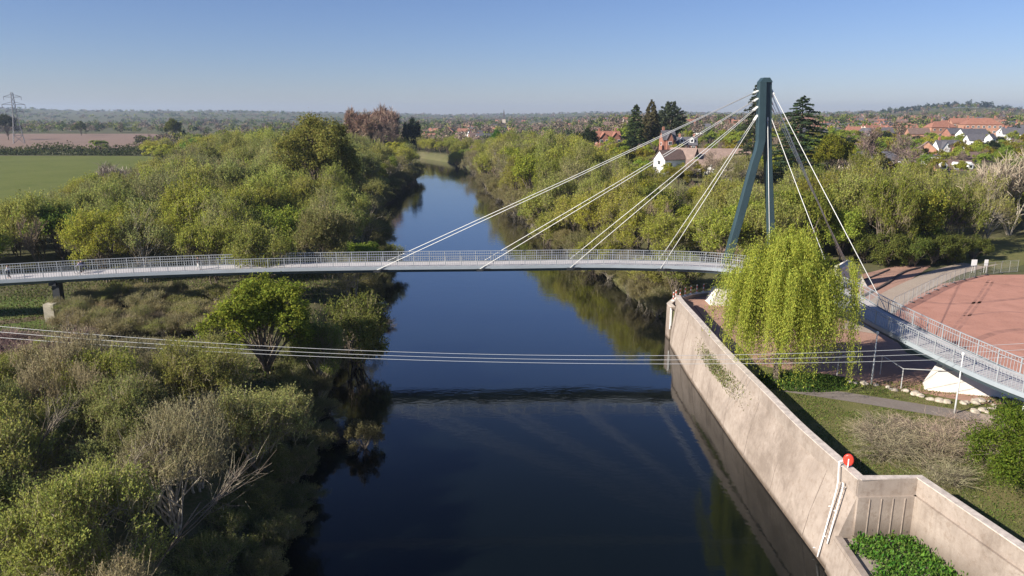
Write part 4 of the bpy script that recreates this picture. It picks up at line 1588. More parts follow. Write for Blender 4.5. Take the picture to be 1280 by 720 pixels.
for i in range(16):   # mauve bramble thicket at the left frame edge
    p = at_z(random.uniform(-60, 130), random.uniform(432, 474), 4.6)
    plant('scrub%d' % (i % 2), p.x, p.y, random.uniform(.8, 1.15), col=jit(MV), sz=random.uniform(.9, 1.3), label='mauve grey leafless shrub in the thicket below the concrete pier', cat='shrub', group='mauve shrubs below the pier')
for i, (px, py, Y, c, tilt) in enumerate(((60, 690, 37, (.42, .36, .27), .55), (180, 705, 36, (.40, .34, .25), .6), (10, 600, 41, (.38, .32, .24), .2))):
    w = at_y(px, py, Y)
    e = plant('snag', w.x, Y, 1.0, .5 + i, c, ['pale leafless tree leaning right at the bottom left corner of the thicket', 'pale leafless tree leaning over the thicket near the water at the bottom', 'pale upright leafless stem at the left edge of the thicket'][i], 'tree', sz=1.15)
    e.rotation_euler = (0, tilt, .2)
    take(w.x, Y, 1)
w = at_z(455, 560, 0.0)
plant('bush1', w.x, w.y, .55, 0, (.17, .15, .07), 'half sunken olive bush standing alone in the water near the left bank', 'bush', z=-.5, sz=.8)
for i in range(3):
    w = at_z([395, 425, 490][i], [555, 552, 408][i], 0.0)
    e = plant('scrub%d' % (i % 2), w.x - 1.0, w.y, .8, i, (.13, .11, .085), 'dead drowned branches trailing into the water along the left bank', 'branch', 'drowned branches along the left bank', z=-.4, sz=.6, name='drowned_branch')


# C. trees along the right bank beyond the bridge ----------------
def wood_right(x, y, s):
    u, v = px_of(x, y, 10)
    if u > 1290 or u < 470 or not free(x, y, s * .3):
        return
    off = x - right_x(y)
    r = random.random()
    sc = s / 9.6 * random.uniform(.85, 1.15)
    if r < .55:
        key, col = 'willow%d' % random.randrange(4), jit(mixc3(YG, GY_, random.uniform(0, .8)))
        lab, g = 'feathery yellow green willow in the belt along the right bank beyond the bridge', 'willows along the right bank'
    elif r < .74:
        key, col = 'round%d' % random.randrange(3), jit(mixc3(YG, GR, random.uniform(0, .9)))
        lab, g = 'rounded leafy tree in the belt along the right bank beyond the bridge', 'leafy trees along the right bank'
    elif r < .88:
        key, col = 'thin%d' % random.randrange(2), jit(mixc3(GY_, BR, random.uniform(.2, .7)))
        lab, g = 'thin greyish half leafed tree in the belt along the right bank', 'half leafed trees along the right bank'
    else:
        key, col = 'bare%d' % random.randrange(3), jit(mixc3(BR, MV, random.random()))
        lab, g = 'leafless brown tree in the belt along the right bank', 'leafless trees along the right bank'
    h = np.interp(off, [0, 6, 25], [.62, .85, 1.0]) * np.interp(y, [100, 150, 300], [1.0, 1.35, 1.45])
    if 640 < u < 960 and y < 175:
        h *= .85
    hm = (CAM_H - math.tan(dep(float(np.interp(u, [480, 560, 600, 640, 700, 760, 820, 900, 960, 1290], [196, 194, 182, 169, 174, 192, 219, 230, 230, 205])))) * y - float(ground_z(x, y))) / 11.0
    hm = max(hm, .85) if y > 380 else hm
    sh = min(float(sc * h * random.uniform(.88, 1.12)), max(.28, hm) * random.uniform(.85, 1.03))
    plant(key, x, y, max(.72 * sc, min(sc, sh * 1.3)), col=col, label=lab, group=g, sz=sh)


def right_hi(y):
    return right_x(y) + np.interp(y, [100, 120, 130, 200, 330], [12, 26, 62, 58, 50])


scatter(105, 185, lambda y: 9.2, lambda y: right_x(y) - 1.5, right_hi, wood_right)
scatter(185, 610, lambda y: np.interp(y, [185, 330, 600], [11, 12, 14]), lambda y: right_x(y) - 2.0, right_hi, wood_right)


# bushes that hang over the water on both banks
y = 29.0
while y < 350:
    st = float(np.interp(y, [30, 110, 350], [3.0, 4.2, 8.0]))
    k = float(np.interp(y, [30, 70, 110, 350], [.42, .46, .62, 1.05]))
    x = float(left_x(y)) + random.uniform(-.6, 1.2) - float(np.interp(y, [30, 66, 84, 100, 130], [.7, 1.0, 2.6, 2.4, .3]))
    if px_of(x, y)[1] < 850:
        plant('near%d' % random.randrange(4), x, y, k * random.uniform(.8, 1.3), col=jit(mixc3((.17, .18, .06), (.24, .235, .09), random.random())), z=-.2, sz=k * random.uniform(.5, .95),
              label='low willow bush hanging over the water along the left bank', cat='bush', group='bushes along the left water edge', name='willow_bush')
    if y < 82:
        plant('near%d' % random.randrange(4), x - 3.0, y + 1.3, k * random.uniform(1.0, 1.4), col=jit(mixc3((.20, .21, .07), (.28, .29, .09), random.random()), .2), z=.8, sz=k * random.uniform(.7, 1.0),
              label='low willow bush hanging over the water along the left bank', cat='bush', group='bushes along the left water edge', name='willow_bush')
    y += st * random.uniform(.8, 1.2)
y = 105.0
while y < 400:
    st = float(np.interp(y, [110, 350], [4.4, 8.5]))
    k = float(np.interp(y, [110, 350], [.62, 1.1]))
    x = float(right_x(y)) + random.uniform(-1.2, .8)
    if not (118 < y < 127 or 160 < y < 170):
        for dx in (0, 4.2 * k / .62):
            plant('near%d' % random.randrange(4), x + dx, y + dx * .3, k * random.uniform(.8, 1.25), col=jit(mixc3((.24, .235, .07), (.26, .22, .12), random.random())), z=-.2 + dx * .35, sz=k * random.uniform(.55, .95),
                  label='low willow bush leaning over the water along the right bank beyond the bridge', cat='bush', group='bushes along the right water edge', name='willow_bush')
    y += st * random.uniform(.8, 1.2)


# D. belt behind the red pitch -----------------------------------
def wood_park(x, y, s):
    u, v = px_of(x, y, 10)
    if u < 985 or u > 1400 or not free(x, y, s * .3):
        return
    r = random.random()
    sc = s / 9.2 * random.uniform(.9, 1.2)
    if r < .62:
        key, col = random.choice(['willow0', 'willow1', 'willow2', 'round0', 'round1']), jit(mixc3((.25, .245, .04), (.17, .21, .04), random.random()))
        lab, g = 'dense yellow green tree in the belt behind the red gravel pitch', 'leafy trees behind the red pitch'
    else:
        key, col = random.choice(['thin0', 'thin1']), jit(mixc3(GY_, YG, random.random()))
        lab, g = 'thin pale stemmed half leafed tree in the belt behind the red gravel pitch', 'half leafed trees behind the red pitch'
    hm = (CAM_H - math.tan(dep(float(np.interp(u, [980, 1010, 1060, 1100, 1135, 1170, 1210, 1400], [215, 206, 203, 205, 195, 212, 222, 222])))) * y - float(ground_z(x, y))) / 11.0
    sh = min(float(sc * 1.3 * random.uniform(.9, 1.1)), max(.4, hm) * random.uniform(.85, 1.02))
    plant(key, x, y, max(.8 * sc, min(sc, sh * 1.2)), col=col, label=lab, group=g, sz=sh)


scatter(127, 172, lambda y: 8.4, lambda y: max(52.0, 52 + (y - 127) * .2), lambda y: np.interp(y, [127, 137, 145, 172], [74, 92, 128, 150]), wood_park)
for i, (px, py) in enumerate(((1145, 335), (1172, 333), (1195, 331), (1222, 327), (1110, 334), (1085, 331))):
    p = at_z(px, py, 4.0)
    plant('bush%d' % (i % 2), p.x, p.y + 1.5, random.uniform(.9, 1.25), col=jit((.14, .165, .04)), label='low rounded green bush at the foot of the belt behind the red pitch', cat='bush', group='bushes behind the red pitch', sz=random.uniform(1.0, 1.5))


# E. gardens and streets on the right, up to the town ------------
def garden(x, y, s):
    u, v = px_of(x, y, 10)
    if u < 560 or u > 1400 or not free(x, y, s * .2):
        return
    r = random.random()
    if r < .34:
        key, c, lab, g = random.choice(['far', 'far1']), jit(mixc3(GR, YG, random.random())), 'green leafy tree in the gardens right of the river', 'leafy garden trees right of the river'
    elif r < .78:
        key, c, lab, g = random.choice(['bare0', 'bare1', 'bare2']), jit(mixc3(BR, MV, random.random())), 'leafless brown tree in the gardens right of the river', 'leafless garden trees right of the river'
    elif r < .9:
        key, c, lab, g = 'far', jit(OL), 'olive leafy tree in the gardens right of the river', 'olive garden trees right of the river'
    else:
        key, c, lab, g = 'yew', jit((.045, .06, .03)), 'dark evergreen tree in the gardens right of the river', 'evergreens in the gardens right of the river'
    sc = s / 14 * random.uniform(.75, 1.1) * (.78 if u > 1120 or 815 < u < 900 else 1)
    plant(key, x, y, sc, col=c, label=lab, group=g, sz=sc * random.uniform(.7, 1.0))
# ------------------------------------------------------------------ houses
def brickmat(name, a, b_):
    return mat(name, a, 0.9, var=0.18, scale=0.8, col2=b_)


M_BRICK = brickmat('red_brick', (0.33, 0.14, 0.095), (0.42, 0.20, 0.14))
M_BRICK2 = brickmat('orange_brick', (0.44, 0.22, 0.14), (0.50, 0.27, 0.18))
M_RENDER = mat('white_render', (0.80, 0.79, 0.76), 0.85, var=0.05)
M_CREAMW = mat('cream_render', (0.62, 0.52, 0.42), 0.85, var=0.08)
M_TILE = mat('brown_roof_tile', (0.16, 0.105, 0.085), 0.85, var=0.25, scale=1.2)
M_TILER = mat('red_roof_tile', (0.30, 0.135, 0.09), 0.85, var=0.22, scale=1.2)
M_SLATE = mat('slate_roof', (0.10, 0.095, 0.105), 0.75, var=0.25, scale=1.2)
M_TILEP = mat('weathered_roof_tile', (0.27, 0.19, 0.155), 0.85, var=0.2, scale=1.2)
M_GLASS = mat('window_glass', (0.03, 0.035, 0.04), 0.1)
M_TIMBER = mat('dark_timber', (0.05, 0.035, 0.03), 0.8)


def house(name, loc, rz, w, d, h, rh, wm, rm, label, wins=3, floors=2, chim=1, gables=0, hip=False, parts=True, dormers=0, group=None, timber=False, flat=False, cat='house'):
    root = empty(name, loc, rz)
    tag(root, label, cat, group)
    x, y = w / 2, d / 2
    m = MB()
    m.hexa([(-x, -y, -1.5), (x, -y, -1.5), (x, y, -1.5), (-x, y, -1.5)], [(-x, -y, h), (x, -y, h), (x, y, h), (-x, y, h)])
    gx = []
    if not hip and not flat:
        for s in (-1, 1):
            m.add([(s * x, -y, h), (s * x, y, h), (s * x, 0, h + rh - .05), (s * (x - .25), -y, h), (s * (x - .25), y, h), (s * (x - .25), 0, h + rh - .05)],
                  [(0, 1, 2), (5, 4, 3), (0, 2, 5, 3), (1, 4, 5, 2)])
    gw = w / max(2, gables * 1.35) if gables else 0
    for k in range(gables):
        cx = -x + w * (k + .5) / gables
        gx.append(cx)
        m.hexa([(cx - gw / 2, -y - .9, -1.5), (cx + gw / 2, -y - .9, -1.5), (cx + gw / 2, -y, -1.5), (cx - gw / 2, -y, -1.5)],
               [(cx - gw / 2, -y - .9, h), (cx + gw / 2, -y - .9, h), (cx + gw / 2, -y, h), (cx - gw / 2, -y, h)])
        m.add([(cx - gw / 2, -y - .9, h), (cx + gw / 2, -y - .9, h), (cx, -y - .9, h + rh * .85), (cx - gw / 2, -y - .6, h), (cx + gw / 2, -y - .6, h), (cx, -y - .6, h + rh * .85)],
              [(0, 1, 2), (5, 4, 3), (1, 4, 5, 2), (0, 2, 5, 3)])
    m.build('wall', wm, root)
    r = MB()
    o = .35
    if flat:
        r.box((0, 0, h + .12), (w + .5, d + .5, .24))
    elif hip:
        i = min(x - .4, y * .95)
        r.add([(-x - o, -y - o, h - .05), (x + o, -y - o, h - .05), (x + o, y + o, h - .05), (-x - o, y + o, h - .05), (-x + i, 0, h + rh), (x - i, 0, h + rh)],
              [(0, 1, 5, 4), (2, 3, 4, 5), (1, 2, 5), (3, 0, 4), (3, 2, 1, 0)])
    else:
        for s in (-1, 1):
            e0, e1 = (s * (y + o), h - rh * o / y), (0, h + rh)
            q = [(-x - o, e0[0], e0[1] + .02), (x + o, e0[0], e0[1] + .02), (x + o, 0, e1[1] + .02), (-x - o, 0, e1[1] + .02)]
            t = [(a, b, c + .16) for a, b, c in q]
            if s > 0:
                q, t = q[::-1], t[::-1]
            r.hexa(q, t)
    for cx in gx:
        zr = h + rh * .85
        yb = -y * (1 - .85)
        for s in (-1, 1):
            q = [(cx + s * (gw / 2 + .3), -y - 1.2, h - .25), (cx, -y - 1.2, zr + .02), (cx, yb, zr + .02), (cx + s * (gw / 2 + .3), -y + .1, h - .25)]
            t = [(a, b, c + .16) for a, b, c in q]
            if s > 0:
                q, t = q[::-1], t[::-1]
            r.hexa(q, t)
    roof = r.build('roof', rm, root)
    for k in range(chim):
        c = MB()
        cx = [-x * .72, x * .72, 0][k % 3]
        c.box((cx, 0.15, h + rh + .35), (.9, .6, 1.9))
        c.box((cx - .2, .15, h + rh + 1.42), (.22, .22, .28))
        c.box((cx + .2, .15, h + rh + 1.42), (.22, .22, .28))
        c.build('chimney', M_BRICK, roof)
    for k in range(dormers):
        cx = -x + w * (k + .5) / dormers
        c = MB()
        c.box((cx, -y * .62, h + rh * .48), (1.7, 1.5, 1.3), 0)
        c.add([(cx - .95, -y * .62 - .85, h + rh * .48 + .6), (cx + .95, -y * .62 - .85, h + rh * .48 + .6), (cx, -y * .62 - .85, h + rh * .48 + 1.5),
               (cx - .95, -y * .2, h + rh * .48 + .6), (cx + .95, -y * .2, h + rh * .48 + .6), (cx, -y * .2, h + rh * .48 + 1.5)], [(0, 1, 2), (1, 4, 5, 2), (0, 2, 5, 3), (0, 3, 4, 1)], 0)
        c.box((cx, -y * .62 - .77, h + rh * .48 + .1), (.9, .04, .8), 1)
        c.build('dormer', [M_RENDER, M_GLASS], roof)
    if parts:
        pw, pm = None, None
        for fl in range(floors):
            for k in range(wins):
                cx = -x + w * (k + .5) / wins
                zz = h * (fl + .55) / floors
                yy = -y
                if any(abs(cx - g_) < gw / 2 + .5 for g_ in gx):
                    yy = -y - .9
                if fl == 0 and k == wins // 2:
                    dd = MB()
                    dd.box((cx, yy - .03, 1.05), (1.0, .08, 2.1))
                    dd.build('door', M_TIMBER, root)
                    continue
                if pm is None:
                    f = MB()
                    f.box((0, -.02, 0), (1.5, .10, 1.35), 0)
                    f.box((-.34, -.08, 0), (.58, .03, 1.1), 1)
                    f.box((.34, -.08, 0), (.58, .03, 1.1), 1)
                    pm = f.mesh('window', [M_RENDER, M_GLASS])
                wn_ = link('window', pm, root)
                wn_.location = (cx, yy, zz)
        if not hip and not flat and pm:
            for s in (-1, 1):
                wn_ = link('window', pm, root)
                wn_.location = (s * x, 0, h * .72)
                wn_.rotation_euler = (0, 0, s * math.pi / 2)
    if timber:
        tb = MB()
        for cx in gx or [0]:
            for q in (-.36, -.12, .12, .36):
                tb.box((cx + q * gw, -y - .93, h * .72), (.16, .05, h * .5))
            tb.box((cx, -y - .94, h * .98), (gw, .05, .18))
            tb.box((cx, -y - .94, h * .47), (gw, .05, .18))
        tb.build('timber_frame', M_TIMBER, root)
    take(loc[0], loc[1], min(w, d) * .62)
    return root


def spot(px, Y, dz=0.0):
    x = at_y(px, 180, Y).x
    return (x, Y, float(ground_z(x, Y)) + dz)


R = math.radians
house('white_house', spot(838, 228), R(28), 8.0, 5.4, 3.8, 2.6, M_RENDER, M_TILE, 'white rendered gabled house with dark brown roof, seen between the bridge stays', 2, 1, 1)
house('brick_cottage', spot(855, 231), R(-32), 8.0, 5.6, 3.8, 2.9, M_BRICK2, M_TILEP, 'brick cottage with weathered pinkish roof joined beside the white gabled house', 2, 1, 0)
house('timbered_house', spot(878, 220, -1.6), R(-6), 8.5, 4.5, 3.2, 2.7, M_RENDER, M_TILEP, 'black and white timbered house with two small gables behind the bare trees', 3, 1, 0, gables=2, timber=True)
house('pavilion', spot(903, 232), R(-7), 14, 8, 3.0, 3.4, M_CREAMW, M_TILEP, 'long low building with big weathered brown roof left of the bridge mast', 4, 1, 0, cat='building')
house('pavilion', spot(931, 238), R(-4), 11, 7, 3.2, 2.6, M_BRICK, M_TILEP, 'low brick building with plain purple brown roof right behind the bridge mast', 3, 1, 0, cat='building')
house('brick_villa', spot(834, 300, 0.5), R(5), 5.0, 6, 6.6, 3.4, M_BRICK, M_SLATE, 'narrow red brick gabled house with white top under the tall redwood', 1, 2, 1, gables=1)
house('brick_villa', spot(858, 305, -.5), R(-10), 8, 6, 5.4, 2.8, M_BRICK, M_SLATE, 'dark roofed brick house with white dormers above the white gabled house', 3, 2, 2, dormers=2)
house('brick_villa', spot(759, 352, 1.0), R(8), 11, 8, 6.0, 3.0, M_BRICK, M_TILER, 'large red brick villa with paired gables right of the black yew', 4, 2, 2, gables=2)
house('brick_house', spot(698, 420, 3), R(40), 7, 6, 5.5, 3.0, M_BRICK, M_TILER, 'red brick house half hidden by trees, left of the black yew', 2, 2, 1)
house('brick_house', spot(713, 345, 0), R(-15), 5, 5, 5.5, 2.6, M_BRICK, M_TILER, 'small red brick house low between leafless trees in front of the yew', 2, 2, 1)
house('boathouse', spot(612, 392, -1), R(10), 5, 6, 4.2, 3.4, mat('pink_render', (0.62, 0.42, 0.36), 0.85, var=0.1), M_TILER, 'small pink gabled boathouse among willows at the right water edge', 1, 1, 0, gables=1, cat='boathouse')
house('bungalow', spot(1078, 236), R(6), 11, 7, 2.8, 2.4, M_CREAMW, M_SLATE, 'cream bungalow with dark slate roof behind the large purplish tree', 4, 1, 0, hip=False)
house('bungalow', spot(1109, 240), R(-12), 9, 7, 2.6, 2.6, M_RENDER, M_SLATE, 'white bungalow with dark roof right of the cream bungalow', 3, 1, 0, hip=True)
house('gabled_house', spot(1184, 330, -2.0), R(3), 10.5, 6, 4.2, 3.4, M_RENDER, M_SLATE, 'bright white house with twin pointed gables on the right', 2, 1, 1, gables=2)
house('bungalow', spot(1211, 272, -3.0), R(4), 15, 9, 2.7, 3.8, M_BRICK2, M_TILE, 'wide bungalow with large grey brown hipped roof below the white twin gabled house', 5, 1, 1, hip=True)
house('bungalow', spot(1192, 232, -3.2), R(6), 13, 8, 2.6, 3.4, M_BRICK2, M_TILE, 'dark roofed bungalow with white dormers just above the park trees', 4, 1, 0, dormers=3)
house('gabled_house', spot(1159, 282, -1.5), R(62), 8, 7, 5.2, 3.0, M_BRICK2, M_TILEP, 'tan gabled house with sloping pale roof left of the wide bungalow', 2, 2, 0)
house('bungalow', spot(1166, 255), R(0), 4.5, 4, 3.0, .4, M_RENDER, M_SLATE, 'small white flat roofed annexe with one dark window beside the tan gabled house', 3, 1, 0, flat=True)
house('white_house', spot(1218, 372), R(-8), 8, 7, 4.4, 2.6, M_RENDER, M_SLATE, 'white house with dark roof in front of the long red brick block', 3, 1, 0)
house('white_house', spot(1237, 345), R(30), 3.2, 3.4, 6.2, 1.8, M_RENDER, M_SLATE, 'narrow white house end right of the dark roofed white house', 1, 2, 0)
house('apartment_block', spot(1222, 480, 1), R(-10), 22, 11, 9.5, 4.0, M_BRICK2, M_TILER, 'long red brick apartment block with hipped red roof on the right', 7, 3, 2, hip=True, cat='building')
house('brick_house', spot(1172, 520, 1), R(5), 18, 9, 7.0, 4.0, M_BRICK2, M_TILER, 'orange brick house with broad red roof above the yellow green tree', 4, 2, 2, hip=True)
house('white_house', spot(1258, 470, 0), R(10), 10, 8, 6.0, 3.0, M_RENDER, M_SLATE, 'pale house with slate roof at the right end of the brick block', 3, 2, 1)
house('brick_house', spot(1200, 590, 2), R(-6), 20, 10, 8.0, 3.4, M_BRICK2, M_TILER, 'long orange brick building behind the apartment block', 5, 2, 2, cat='building')
for i, px in enumerate((1080, 1091, 1103)):
    house('terraced_house', spot(px, 560 + i * 4, 0), R(4), 6.2, 8, 5.4, 3.0, M_CREAMW, M_TILER, ['leftmost of three cream gabled houses standing in a row above the purplish trees', 'middle one of three cream gabled houses standing in a row above the purplish trees', 'rightmost of three cream gabled houses standing in a row above the purplish trees'][i], 2, 2, 1, gables=1)
house('terraced_house', spot(1046, 650, 0), R(-3), 34, 9, 5.5, 3.2, M_BRICK, M_SLATE, 'long dark roofed terrace with a row of red chimneys right of the cedar', 10, 2, 3, cat='terrace')
house('terraced_house', spot(1064, 610, 0), R(-3), 9, 8, 5.0, 2.4, M_RENDER, M_SLATE, 'white fronted house at the right end of the dark roofed terrace', 3, 2, 1)
for i in range(0):
    pass

# streets of small houses up to the horizon, each a thing with wall and roof
SMALL = []
for k, (wm, rm) in enumerate(((M_BRICK, M_TILER), (M_BRICK2, M_TILE), (M_RENDER, M_SLATE), (M_BRICK, M_SLATE), (M_CREAMW, M_TILER))):
    e = house('house', (0, -150 - 40 * k, -60), 0, 9 + (k % 3) * 3, 8, 5.4, 3.2, wm, rm, 'x', chim=1, parts=False)
    SMALL.append(e)
TAKEN[:] = [t for t in TAKEN if t[1] > -100]
SN = ['small red brick house with red roof', 'small orange brick house with brown roof', 'small white house with slate roof', 'small red brick house with slate roof', 'small cream house with red roof']
n_small = 0
tries = 0
used0 = set()
while n_small < 210 and tries < 6000:
    tries += 1
    Y = math.exp(random.uniform(math.log(420), math.log(2300)))
    px = random.choice([random.uniform(500, 640), random.uniform(640, 960), random.uniform(1000, 1300), random.uniform(1000, 1300), random.uniform(1000, 1300)])
    x, _, z = spot(px, Y)
    if (px > 1090 and Y > 1500) or x < right_x(min(Y, 600)) + 20 or (px < 960 and Y < 620) or not free(x, Y, 8):
        continue
    k = random.choices(range(5), [3, 3, 3, 2, 2])[0]
    src = SMALL[k]
    if k not in used0:
        used0.add(k)
        o = src
    else:
        o = copy_tree(src)
    o.location = (x, Y, z)
    o.rotation_euler = (0, 0, random.choice([.1, -.12, 1.5, .3, -.35]) + random.uniform(-.1, .1))
    o.scale = (1, 1, 1)
    tag(o, SN[k] + ' among the trees of the distant town', 'house', SN[k].replace('small ', '').replace('house', 'houses') + ' in the distant town')
    take(x, Y, 9)
    n_small += 1
for k in range(5):
    if k not in used0:
        for c in kids(SMALL[k]):
            bpy.data.objects.remove(c)
        bpy.data.objects.remove(SMALL[k])

# church with a slim spire on the skyline
cx, cy, cz = spot(630, 1350)
ch = tag(empty('church', (cx, cy, cz)), 'church tower with slim dark spire standing on the skyline above the river bend', 'church')
m = MB()
m.box((0, 0, 8), (6, 6, 16)); m.box((0, 14, 4), (10, 22, 8))
m.build('tower', M_CREAMW, ch)
m = MB()
m.add([(-3.2, -3.2, 16), (3.2, -3.2, 16), (3.2, 3.2, 16), (-3.2, 3.2, 16), (0, 0, 34)], [(0, 1, 4), (1, 2, 4), (2, 3, 4), (3, 0, 4), (3, 2, 1, 0)])
m.build('spire', M_SLATE, ch)

# gardens between the houses
scatter(215, 470, lambda y: np.interp(y, [230, 470], [9.5, 12]), lambda y: right_x(y) + 34, lambda y: y * .80, garden)

# ------------------------------------------------------------------ distant woodland, hedges: one mass each
def blobs(name, pts, mat_, label, cat=None):
    """pts: (x, y, z, height, radius, colour, n)"""
    g = np.random.default_rng(77)
    Vs, Ts = [], []
    for (x, y, z, h, r, c, n) in pts:
        d = rdirs(g, n)
        d[:, 2] = np.abs(d[:, 2]) * 1.1 - .25
        k = 4
        lob = g.normal(size=(k, 3)) * np.array([r * .35, r * .35, h * .15])
        P = d * np.array([r * .62, r * .62, h * .42]) * g.uniform(.6, 1.1, n)[:, None] + lob[g.integers(k, size=n)]
        P += np.array([x, y, z + h * .48])
        s = max(.35, 1.15 * math.sqrt(r * h / n))
        Vs.append(leaf_quads(g, P, s, bias=d, bw=1.0, aspect=.7))
        Ts.append(np.tile(np.array(c), (n, 1)))
    me = quads_mesh(name, np.concatenate(Vs), mat_, np.concatenate(Ts))
    o = link(name, me)
    return tag(o, label, cat, kind='stuff')


FARC = [(.10, .13, .035), (.15, .18, .05), (.22, .23, .05), (.20, .155, .11), (.23, .18, .13), (.06, .075, .035), (.25, .18, .15)]
pts = []
n = 0
while n < 7600:
    Y = math.exp(random.uniform(math.log(520), math.log(7500)))
    px = random.uniform(-140, 1420)
    x = at_y(px, 150, Y).x
    if Y < 600 and x > left_x(min(Y, 600)) - 12 and x < right_x(min(Y, 600)) + 12:
        continue
    if -900 < x < -290 and 545 < Y < 1010:
        continue
    if px < 560 and Y < 560 and px < 250:
        continue
    nz = noise.noise(Vector((x / 330, Y / 420, 2.0))) + .3 * noise.noise(Vector((x / 90, Y / 120, 5.0)))
    if Y > 1100 and nz < -.02 and random.random() < .86:
        continue
    if not free(x, Y, 3):
        continue
    n += 1
    town = px > 560
    if town and Y < 1500 and random.random() < .35:
        continue
    c = random.choices(FARC, [2, 3, 2, 3, 3, 2, 3] if town else [3, 3, 2, 3, 2, 2, 1])[0]
    k = 1 + random.uniform(-.2, .2)
    h = random.uniform(7, 14) * (1 if Y > 900 else .85)
    r = h * random.uniform(.42, .7) * (1.0 if Y < 2500 else 1.8)
    nq = int(np.interp(Y, [500, 900, 2000, 6000], [190, 110, 46, 22]))
    pts.append((x, Y, float(ground_z(x, Y)), h, r, tuple(q * k for q in c), nq))
blobs('distant_woodland', pts, M_LEAF_FAR, 'hazy mass of far woods and garden trees reaching to the horizon', 'woodland')
# conifers on the wooded hill on the right and along the ridge
pts = []
for i in range(170):
    px = random.gauss(1185, 55); Y = random.uniform(2350, 2750)
    x = at_y(px, 140, Y).x
    h = random.uniform(10, 24)
    pts.append((x, Y, float(ground_z(x, Y)), h, h * random.uniform(.3, .6), random.choice([(.035, .048, .03), (.05, .062, .034), (.06, .065, .04)]), 60))
blobs('hilltop_woodland', pts, M_LEAF_FAR, 'dark wood crowning the low hill on the right horizon', 'woodland')


def hedge(name, line, h, wdt, col, label, dens=14):
    """one hedge: leafy mass along a line"""
    g = np.random.default_rng(len(name) + int(abs(line[0][0])))
    P = resample(spline([(x, y, 0) for x, y in line], 6), 1.6)
    Vs, ax = [], Vector((P[0].x, P[0].y, float(ground_z(P[0].x, P[0].y))))
    for p in P:
        hh = h * g.uniform(.65, 1.25) * (1 + .35 * math.sin(p.x * .11 + p.y * .07))
        ww = wdt * g.uniform(.7, 1.3)
        d = rdirs(g, dens)
        d[:, 2] = np.abs(d[:, 2])
        Q = d * np.array([ww * .55, ww * .55, hh]) * g.uniform(.7, 1.05, dens)[:, None]
        Q += np.array([p.x - ax.x, p.y - ax.y, float(ground_z(p.x, p.y)) - ax.z])
        Vs.append(leaf_quads(g, Q, .55, bias=d, bw=.9, aspect=.7))
    o = link(name, quads_mesh(name, np.concatenate(Vs), M_LEAF))
    o.location = ax
    o.color = (*col, 1)
    return tag(o, label, 'hedge')


hedge('hedge', [(-440, 478), (-330, 474), (-260, 470), (-205, 466)], 4.8, 5, (.07, .085, .028), 'dark hedge along the far side of the green field', 44)
hedge('hedge', [(-500, 512), (-380, 515), (-250, 520), (-150, 500)], 5.0, 6, (.115, .12, .04), 'lighter hedge between the ploughed field and the dark hedge', 44)
hedge('hedge', [(-205, 462), (-170, 360), (-150, 300)], 5.5, 6, (.075, .095, .026), 'dark green hedge running down the right side of the green field', 50)
hedge('hedge', [(-150, 300), (-134, 240), (-117, 178), (-122, 130)], 4.2, 5, (.105, .115, .035), 'olive hedge between the green field and the riverside wood', 50)

# trees on the flat land behind the fields, one by one
for i in range(46):
    px = random.uniform(110, 560); Y = random.uniform(480, 700)
    x = at_y(px, 160, Y).x
    if (-900 < x < -300 and 545 < Y < 1010) or x > left_x(min(Y, 600)) - 10 or not free(x, Y, 4):
        continue
    b_ = random.random() < .4
    key = random.choice(['bare0', 'bare1', 'bare2']) if b_ else random.choice(['far', 'far1'])
    plant(key, x, Y, random.uniform(.8, 1.3), col=jit(mixc3(BR, MV, random.random()) if b_ else mixc3(OL, GR, random.random())), sz=random.uniform(.7, 1.15),
          label='leafless brown tree on the flat land behind the fields on the left' if b_ else 'leafy green tree on the flat land behind the fields on the left',
          group='leafless trees behind the left fields' if b_ else 'leafy trees behind the left fields')
    take(x, Y, 5)

# ------------------------------------------------------------------ electricity pylon
PY = at_y(24, 178, 665)
pyl = tag(empty('electricity_pylon', (PY.x, 665, float(ground_z(PY.x, 665)))), 'grey lattice electricity pylon standing in the ploughed field on the far left', 'pylon')
M_LAT = mat('lattice_steel', (0.26, 0.25, 0.25), 0.5, 0.3)
m = MB()
HT = 44.0


def pw(z):
    return float(np.interp(z, [0, 24, HT], [4.2, 1.6, .8]))


lev = [0, 7, 13, 18.5, 23.5, 28, 32, 36, 40, HT]
for a, b_ in zip(lev, lev[1:]):
    ca = [(s * pw(a), t * pw(a), a) for s, t in ((-1, -1), (1, -1), (1, 1), (-1, 1))]
    cb = [(s * pw(b_), t * pw(b_), b_) for s, t in ((-1, -1), (1, -1), (1, 1), (-1, 1))]
    for k in range(4):
        k2 = (k + 1) % 4
        m.bar(ca[k], cb[k], .24)
        m.bar(ca[k], cb[k2], .17)
        m.bar(ca[k2], cb[k], .17)
        m.bar(cb[k], cb[k2], .15)
m.build('lattice_body', M_LAT, pyl)
for z, L_ in ((40.0, 6.5), (33.5, 8.5), (27.5, 6.5)):
    m = MB()
    for s in (-1, 1):
        m.bar((s * pw(z), -.5, z), (s * L_, 0, z + .3), .35); m.bar((s * pw(z), .5, z), (s * L_, 0, z + .3), .35)
        m.bar((s * pw(z + 2.4), 0, z + 2.4), (s * L_, 0, z + .3), .3)
        m.bar((s * L_, 0, z + .3), (s * L_, 0, z - 2.4), .3)
    m.build('cross_arm', M_LAT, pyl)
pyl.rotation_euler = (0, 0, .5)

